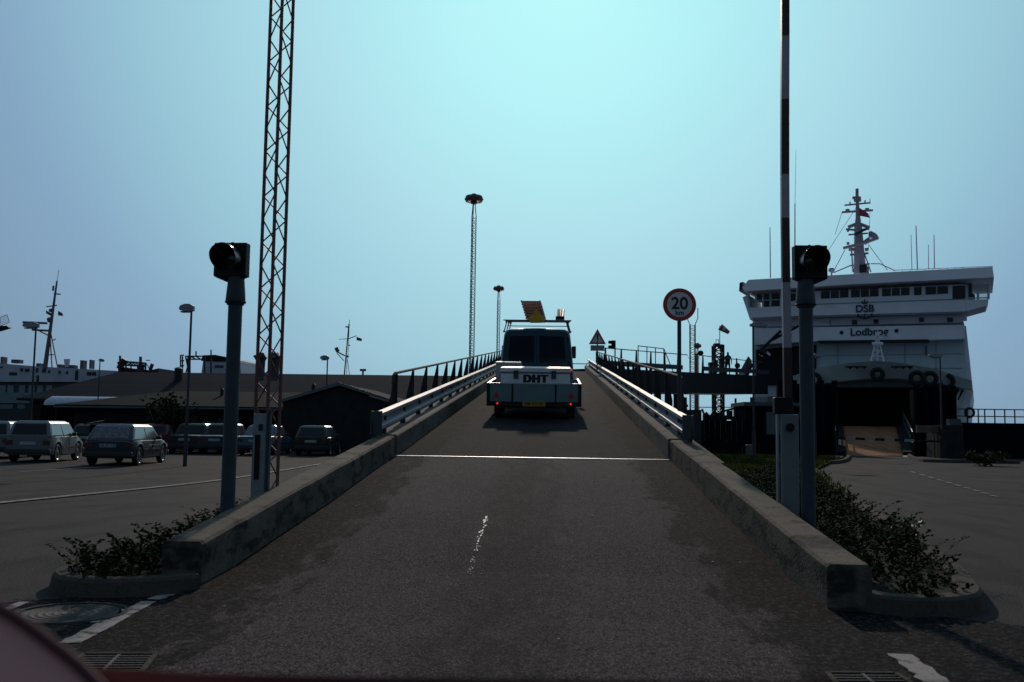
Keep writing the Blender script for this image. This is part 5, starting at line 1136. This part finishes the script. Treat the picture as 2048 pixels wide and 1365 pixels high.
# ------------------------------------------------------------------ van and trailer on the ramp
TS = math.atan(RS)
def on_ramp(y, x): return Vector((x, y, rz(y)))
vanblue = M('van_blue', (.010, .050, .085), .4, .1, .06, 3, coat=.3); glassv = M('van_glass', (.004, .016, .026), .12, 0, spec=.35)
yv = 26.6; xv = (W(1074, 700, yv)).x
t = thing('van', 'dark blue panel van with a loaded roof rack climbing the ramp', 'van', on_ramp(yv, xv), (TS, 0, 0))
def sec(y, wsc=1.0, zt=2.10, zb=.32): 
    w_ = 1.01 * wsc; pr_ = [(w_ * .90, zb), (w_ * .985, zb + .10), (w_, .75), (w_ * .985, 1.05), (w_ * .94, 1.55), (w_ * .895, zt - .16), (w_ * .85, zt - .05), (w_ * .74, zt)]
    return [Vector((a, y, z)) for a, z in pr_] + [Vector((0, y, zt + .025))] + [Vector((-a, y, z)) for a, z in reversed(pr_)]
vb = build('body', MB().loft([sec(0, .97, 2.04), sec(.05, .99, 2.08), sec(.14, 1, 2.10), sec(1.5), sec(3.0), sec(3.4, 1, 2.08), sec(4.0, .99, 1.6), sec(4.35, .98, 1.15), sec(4.6, .95, 1.0)]), vanblue, t, local=True, smoothf=True)
for s in (-1, 1):
    x0, x1 = sorted((s * .035, s * .79)); dr = build('rear_door', MB().prism([(s*.012, -.004, .50), (s*.86, -.004, .50), (s*.86, -.004, 1.2), (s*.80, -.004, 1.95), (s*.012, -.004, 1.97)], (0, -.02, 0)), vanblue, t, local=True, bevel=.008)
    build('rear_window', MB().prism([(s*.07, -.026, 1.18), (s*.79, -.026, 1.18), (s*.73, -.026, 1.90), (s*.07, -.026, 1.92)], (0, -.006, 0)), glassv, dr, local=True, bevel=.002)
    build('tail_light', MB().box((min(s*.88, s*.96), -.03, .78), (max(s*.88, s*.96), -.001, 1.05)), M('tail_light_red', (.25, .01, .01), .3), t, local=True)
    build('door_mirror', MB().box((min(s*1.0, s*1.13), 3.1, 1.25), (max(s*1.0, s*1.13), 3.2, 1.62)), M('mirror_brown', (.06, .05, .05), .5), t, local=True, bevel=.02)
    for wy_ in (.85, 3.7):
        c_ = Vector((s * .84, wy_, .33)); wl = build('wheel', MB().lathe(c_, (s, 0, 0), [(0, -.1), (.30, -.1), (.33, -.07), (.33, .07), (.30, .1), (.2, .09)], 24), rubber, t, local=True, smoothf=True); build('rim', MB().lathe(c_, (s, 0, 0), [(.2, .09), (.18, .06), (0, .07)], 20), chrome, wl, local=True)
for s in (-1, 1):
    for zz in (.62, 1.12, 1.80): build('hinge', MB().box((min(s*.84, s*.90) + (.02 if zz > 1.5 and s < 0 else (-.02 if zz > 1.5 else 0)), -.035, zz), (max(s*.84, s*.90) + (.02 if zz > 1.5 and s < 0 else (-.02 if zz > 1.5 else 0)), -.0255, zz + .06)), trim, t, local=True)
build('handle', MB().box((.08, -.05, 1.05), (.28, -.026, 1.09)), black, t, local=True)
build('bumper', MB().box((-.96, -.12, .36), (.96, .02, .52)), trim, t, local=True, bevel=.02)
def lampm():
    m = bpy.data.materials.new('brake_light_lit'); m.use_nodes = True; b_ = m.node_tree.nodes['Principled BSDF']; b_.inputs['Base Color'].default_value = (.5, .01, .01, 1); b_.inputs['Emission Color'].default_value = (1, .03, .03, 1); b_.inputs['Emission Strength'].default_value = .9; MATS['lit'] = m; return m
lit = lampm(); build('brake_light', MB().box((.90, -.045, .97), (.96, -.031, 1.03)), lit, t, local=True)
rack = MB(); rk = M('rack_tube', (.22, .13, .14), .5, .3)
for y, z in ((.12, 2.34), (1.4, 2.34), (2.7, 2.34)): rack.cyl((-.93, y, z), (.93, y, z), .014, n=6)
rack.cyl((-.82, .12, 2.18), (.82, .12, 2.18), .012, n=6)
for s in (-1, 1):
    rack.cyl((s*.86, .12, 2.34), (s*.90, 2.7, 2.34), .016, n=6)
    for y in (.12, 1.4, 2.7): rack.cyl((s*.82, y, 2.34), (s*.90, y, 2.05), .016, n=6); rack.cyl((s*.88, y, 2.04), (s*.93, y, 2.02), .03, n=6); rack.prism([(s*.80, y, 2.33), (s*.88, y, 2.33), (s*.86, y, 2.24)], (0, .02, 0))
build('roof_rack', rack, rk, t, local=True)
def vl(p): return ROOT[t.name] @ Vector(p)
# ladder stack: slanting bundle of rungs, resting on the rack
lt = thing('ladder_stack', 'bundle of stacked ladders tied on the van roof rack', 'ladder', vl((-.1, .2, 2.36)), (TS, 0, 0))
alum = M('ladder_metal', (.55, .34, .27), .5, .4)
for k in range(7):
    z = .02 + k * .075; sh = -.20 - k * .022; mb = MB()
    for s in (0, .50): mb.box((sh + s - .02 + .0, -.15 - .02*k, z), (sh + s + .02, 3.0 - .02*k, z + .045))
    for j in range(11): mb.cyl((sh, -.13 + .29*j, z + .022), (sh + .5, -.13 + .29*j, z + .022), .016, n=6)
    build('ladder', mb, alum, lt, local=True)
cloth = thing('yellow_cloth', 'crumpled yellow cloth hanging from the ladder bundle as a load marker', 'cloth', vl((-.02, .0, 2.36)), (TS, 0, 0))
mb = MB(); random.seed(3); ring = []
for (z, r_) in ((.28, .03), (.20, .07), (.10, .13), (.0, .20), (-.10, .24)): ring.append([Vector((-.02 + r_ * math.cos(a) * random.uniform(.7, 1.2) + (.3-z)*.12, -.10 + .25 * r_ * math.sin(a), z * .9 + random.uniform(-.01, .02))) for a in [i * .785 for i in range(8)]])
build('fabric', MB().loft(ring), M('cloth_yellow', (.55, .32, .02), .8, 0, .2, 8), cloth, local=True)
tb = thing('pipe_bundle', 'three short pipes strapped upright at the right of the roof rack', 'pipes', vl((.62, .2, 2.36)), (TS, 0, 0))
for k, dx in enumerate((-.06, .0, .065)): build('pipe', MB().cyl((dx, .0, -.02), (dx * 1.15 + .03, .9 + .1 * k, .30), .033, n=10), alum, tb, local=True)
build('strap', MB().box((-.12, .02, -.02), (.12, .06, .10)), darksteel, tb, local=True)
# trailer
yt = 22.2; xt = W(1068, 800, yt).x
t = thing('trailer', 'open flat sided trailer with reflective triangles towed by the blue van', 'trailer', on_ramp(yt, xt), (TS, 0, 0))
tm = M('trailer_board', (.14, .21, .23), .5, .3, .10, 4, .1); HWt = 1.06
tgt = build('tailgate', MB().box((-HWt, -.03, .40), (HWt, .0, .80)), tm, t, local=True, bevel=.004)
mb = MB()
for x in (-.49, .49): mb.box((x - .02, -.045, .40), (x + .02, -.031, .80))
build('seam', mb, darksteel, tgt, local=True)
build('top_trim', MB().box((-HWt - .01, -.04, .803), (HWt + .01, .01, .825)), M('trim_alu', (.5, .5, .52), .35, .8), tgt, local=True)
for s in (-1, 1):
    x0, x1 = sorted((s*HWt, s*(HWt - .03))); build('side_board', MB().box((x0, .003, .40), (x1, 2.9, .80)), tm, t, local=True)
    build('side_trim', MB().box((x0 - .005, .012, .803), (x1 + .005, 2.9, .825)), MATS['trim_alu'], t, local=True)
    build('corner_post', MB().box((min(s*1.0, s*1.075), -.05, .30), (max(s*1.0, s*1.075), -.0315, .80)), darksteel, t, local=True)
    build('reflector_triangle', MB().prism([(s*.85 - .075, -.036, .50), (s*.85 + .075, -.036, .50), (s*.85, -.036, .63)], (0, -.008, 0)), M('reflector_red', (.6, .015, .03), .3), tgt, local=True)
    build('tail_lamp', MB().box((s*.83 - .11, -.03, .33), (s*.83 + .09, .02, .385)), trim, t, local=True); build('lit_lamp', MB().cyl((s*.83, -.045, .36), (s*.83, -.031, .36), .022, n=10), lit, t, local=True)
    for yy in (1.0, 1.75):
        c_ = Vector((s * .84, yy - .35, .26)); wl = build('wheel', MB().lathe(c_, (s, 0, 0), [(0, -.09), (.24, -.09), (.26, -.06), (.26, .06), (.24, .09), (.15, .085)], 22), rubber, t, local=True, smoothf=True); build('rim', MB().lathe(c_, (s, 0, 0), [(.15, .085), (.12, .05), (0, .06)], 16), chrome, wl, local=True)
build('front_board', MB().box((-HWt, 2.9, .40), (HWt, 2.93, .80)), tm, t, local=True); build('bed', MB().box((-HWt + .03, .01, .36), (HWt - .03, 2.89, .42)), darksteel, t, local=True)
build('chassis', MB().box((-HWt, -.02, .30), (HWt, .04, .395)).box((-.6, .05, .24), (-.5, 2.9, .355)).box((.5, .05, .24), (.6, 2.9, .355)).box((-.84, .60, .22), (.84, .68, .30)).box((-.84, 1.35, .22), (.84, 1.43, .30)), darksteel, t, local=True)
build('drawbar', MB().cyl((-.5, 2.9, .34), (0, 4.35, .42), .04).cyl((.5, 2.9, .34), (0, 4.35, .42), .04), darksteel, t, local=True)
pl = build('number_plate', MB().box((-.26, -.062, .30), (.26, -.051, .41)), M('plate_yellow', (.36, .20, .02), .5), t, local=True)
build('plate_text', text_mb('SM 59 59', .105, (0, -.0635, .355), X, Z, .002, .001), tx, pl, local=True)
# white box on the trailer
bxc = MB(); t3 = thing('tool_box', 'large white lidded box marked DHT standing in the trailer', 'box', (ROOT[t.name] @ Vector((.02, .5, .425))), (TS, 0, 0))
bm_ = M('box_white', (.70, .68, .72), .5, 0, .08, 2); x0, x1 = -.80, .80
cs = build('case', MB().box((x0, -.05, 0), (x1, 1.2, .62)), bm_, t3, local=True, bevel=.01)
build('lid', MB().box((x0 - .02, -.07, .63), (x1 + .02, 1.22, .73)), bm_, t3, local=True, bevel=.015); build('lid_seam', MB().box((x0 - .001, -.055, .60), (x1 + .001, -.051, .628)), M('seam_grey', (.12, .12, .13), .5), cs, local=True)
for x in (-.45, .42): build('latch', MB().box((x - .055, -.09, .48), (x + .055, -.072, .67)), M('latch_dark', (.04, .045, .05), .5), t3, local=True)
lt_ = text_mb('DHT', .24, (.0, -.056, .475), X, Z, .004, .010, spc=1.22)
for dxx in (-.016, -.008, .008, .016): tm2 = text_mb('DHT', .24, (dxx, -.0555 - dxx * .02, .475), X, Z, .004, .010, spc=1.22); lt_.add(tm2.v, tm2.f)
build('lettering', lt_, tx, cs, local=True)
t4 = thing('crate', 'flat grey crate lying on the left of the white trailer box', 'crate', (ROOT[t.name] @ Vector((-.60, 1.75, .425))), (TS, 0, 0))
build('case', MB().box((-.38, -.02, 0), (.22, .9, .78)), M('crate_grey', (.34, .34, .37), .6), t4, local=True, bevel=.01); build('lid', MB().box((-.39, -.03, .785), (.23, .91, .83)), MATS['crate_grey'], t4, local=True)

# ------------------------------------------------------------------ the observer's own car: bonnet/dashboard edge close to the lens
D0 = .62
prof = [(-60, 1185), (0, 1216), (45, 1243), (95, 1280), (140, 1315), (180, 1352), (215, 1395), (240, 1470)]
rings = []
for i, d_ in enumerate((0.0, .03, .08, .16)):
    sh_ = (0, 10, 30, 80)[i]; rings.append([W(x, y + sh_ * .6, D0 + d_) for x, y in prof] + [W(x, y, D0 + d_) for x, y in ((240, 1700), (-60, 1700))])
t = thing('own_car_dashboard', 'blurred reddish curved edge of the dashboard close to the lens at bottom left', 'dashboard', W(60, 1700, D0))
build('cowl', MB().loft(rings), M('dash_pink', (.92, .44, .42), .7, 0, .03, 3), t, smoothf=True)
build('dark_rim_tube', MB().tube(catmull([W(x, y + 3, D0 - .004) for x, y in prof], 5), .0042, 8), M('rim_dark_red', (.09, .02, .025), .8), t, smoothf=True)  # dark red tube added to darken the rim of the cowl
pr2 = [(150, 1332), (230, 1338), (400, 1348), (800, 1356), (1300, 1362), (2100, 1366)]
rr2 = []
for d_ in (0, .06, .14): rr2.append([W(x, y + (0, 2, 20)[int(d_ > .01) + int(d_ > .1)], D0 + .12 + d_) for x, y in pr2] + [W(x, 1700, D0 + .12 + d_) for x in (2100, 150)])
build('top_pad', MB().loft(rr2), M('dash_dark_red', (.06, .012, .015), .6, 0, .05, 3), t, smoothf=True)
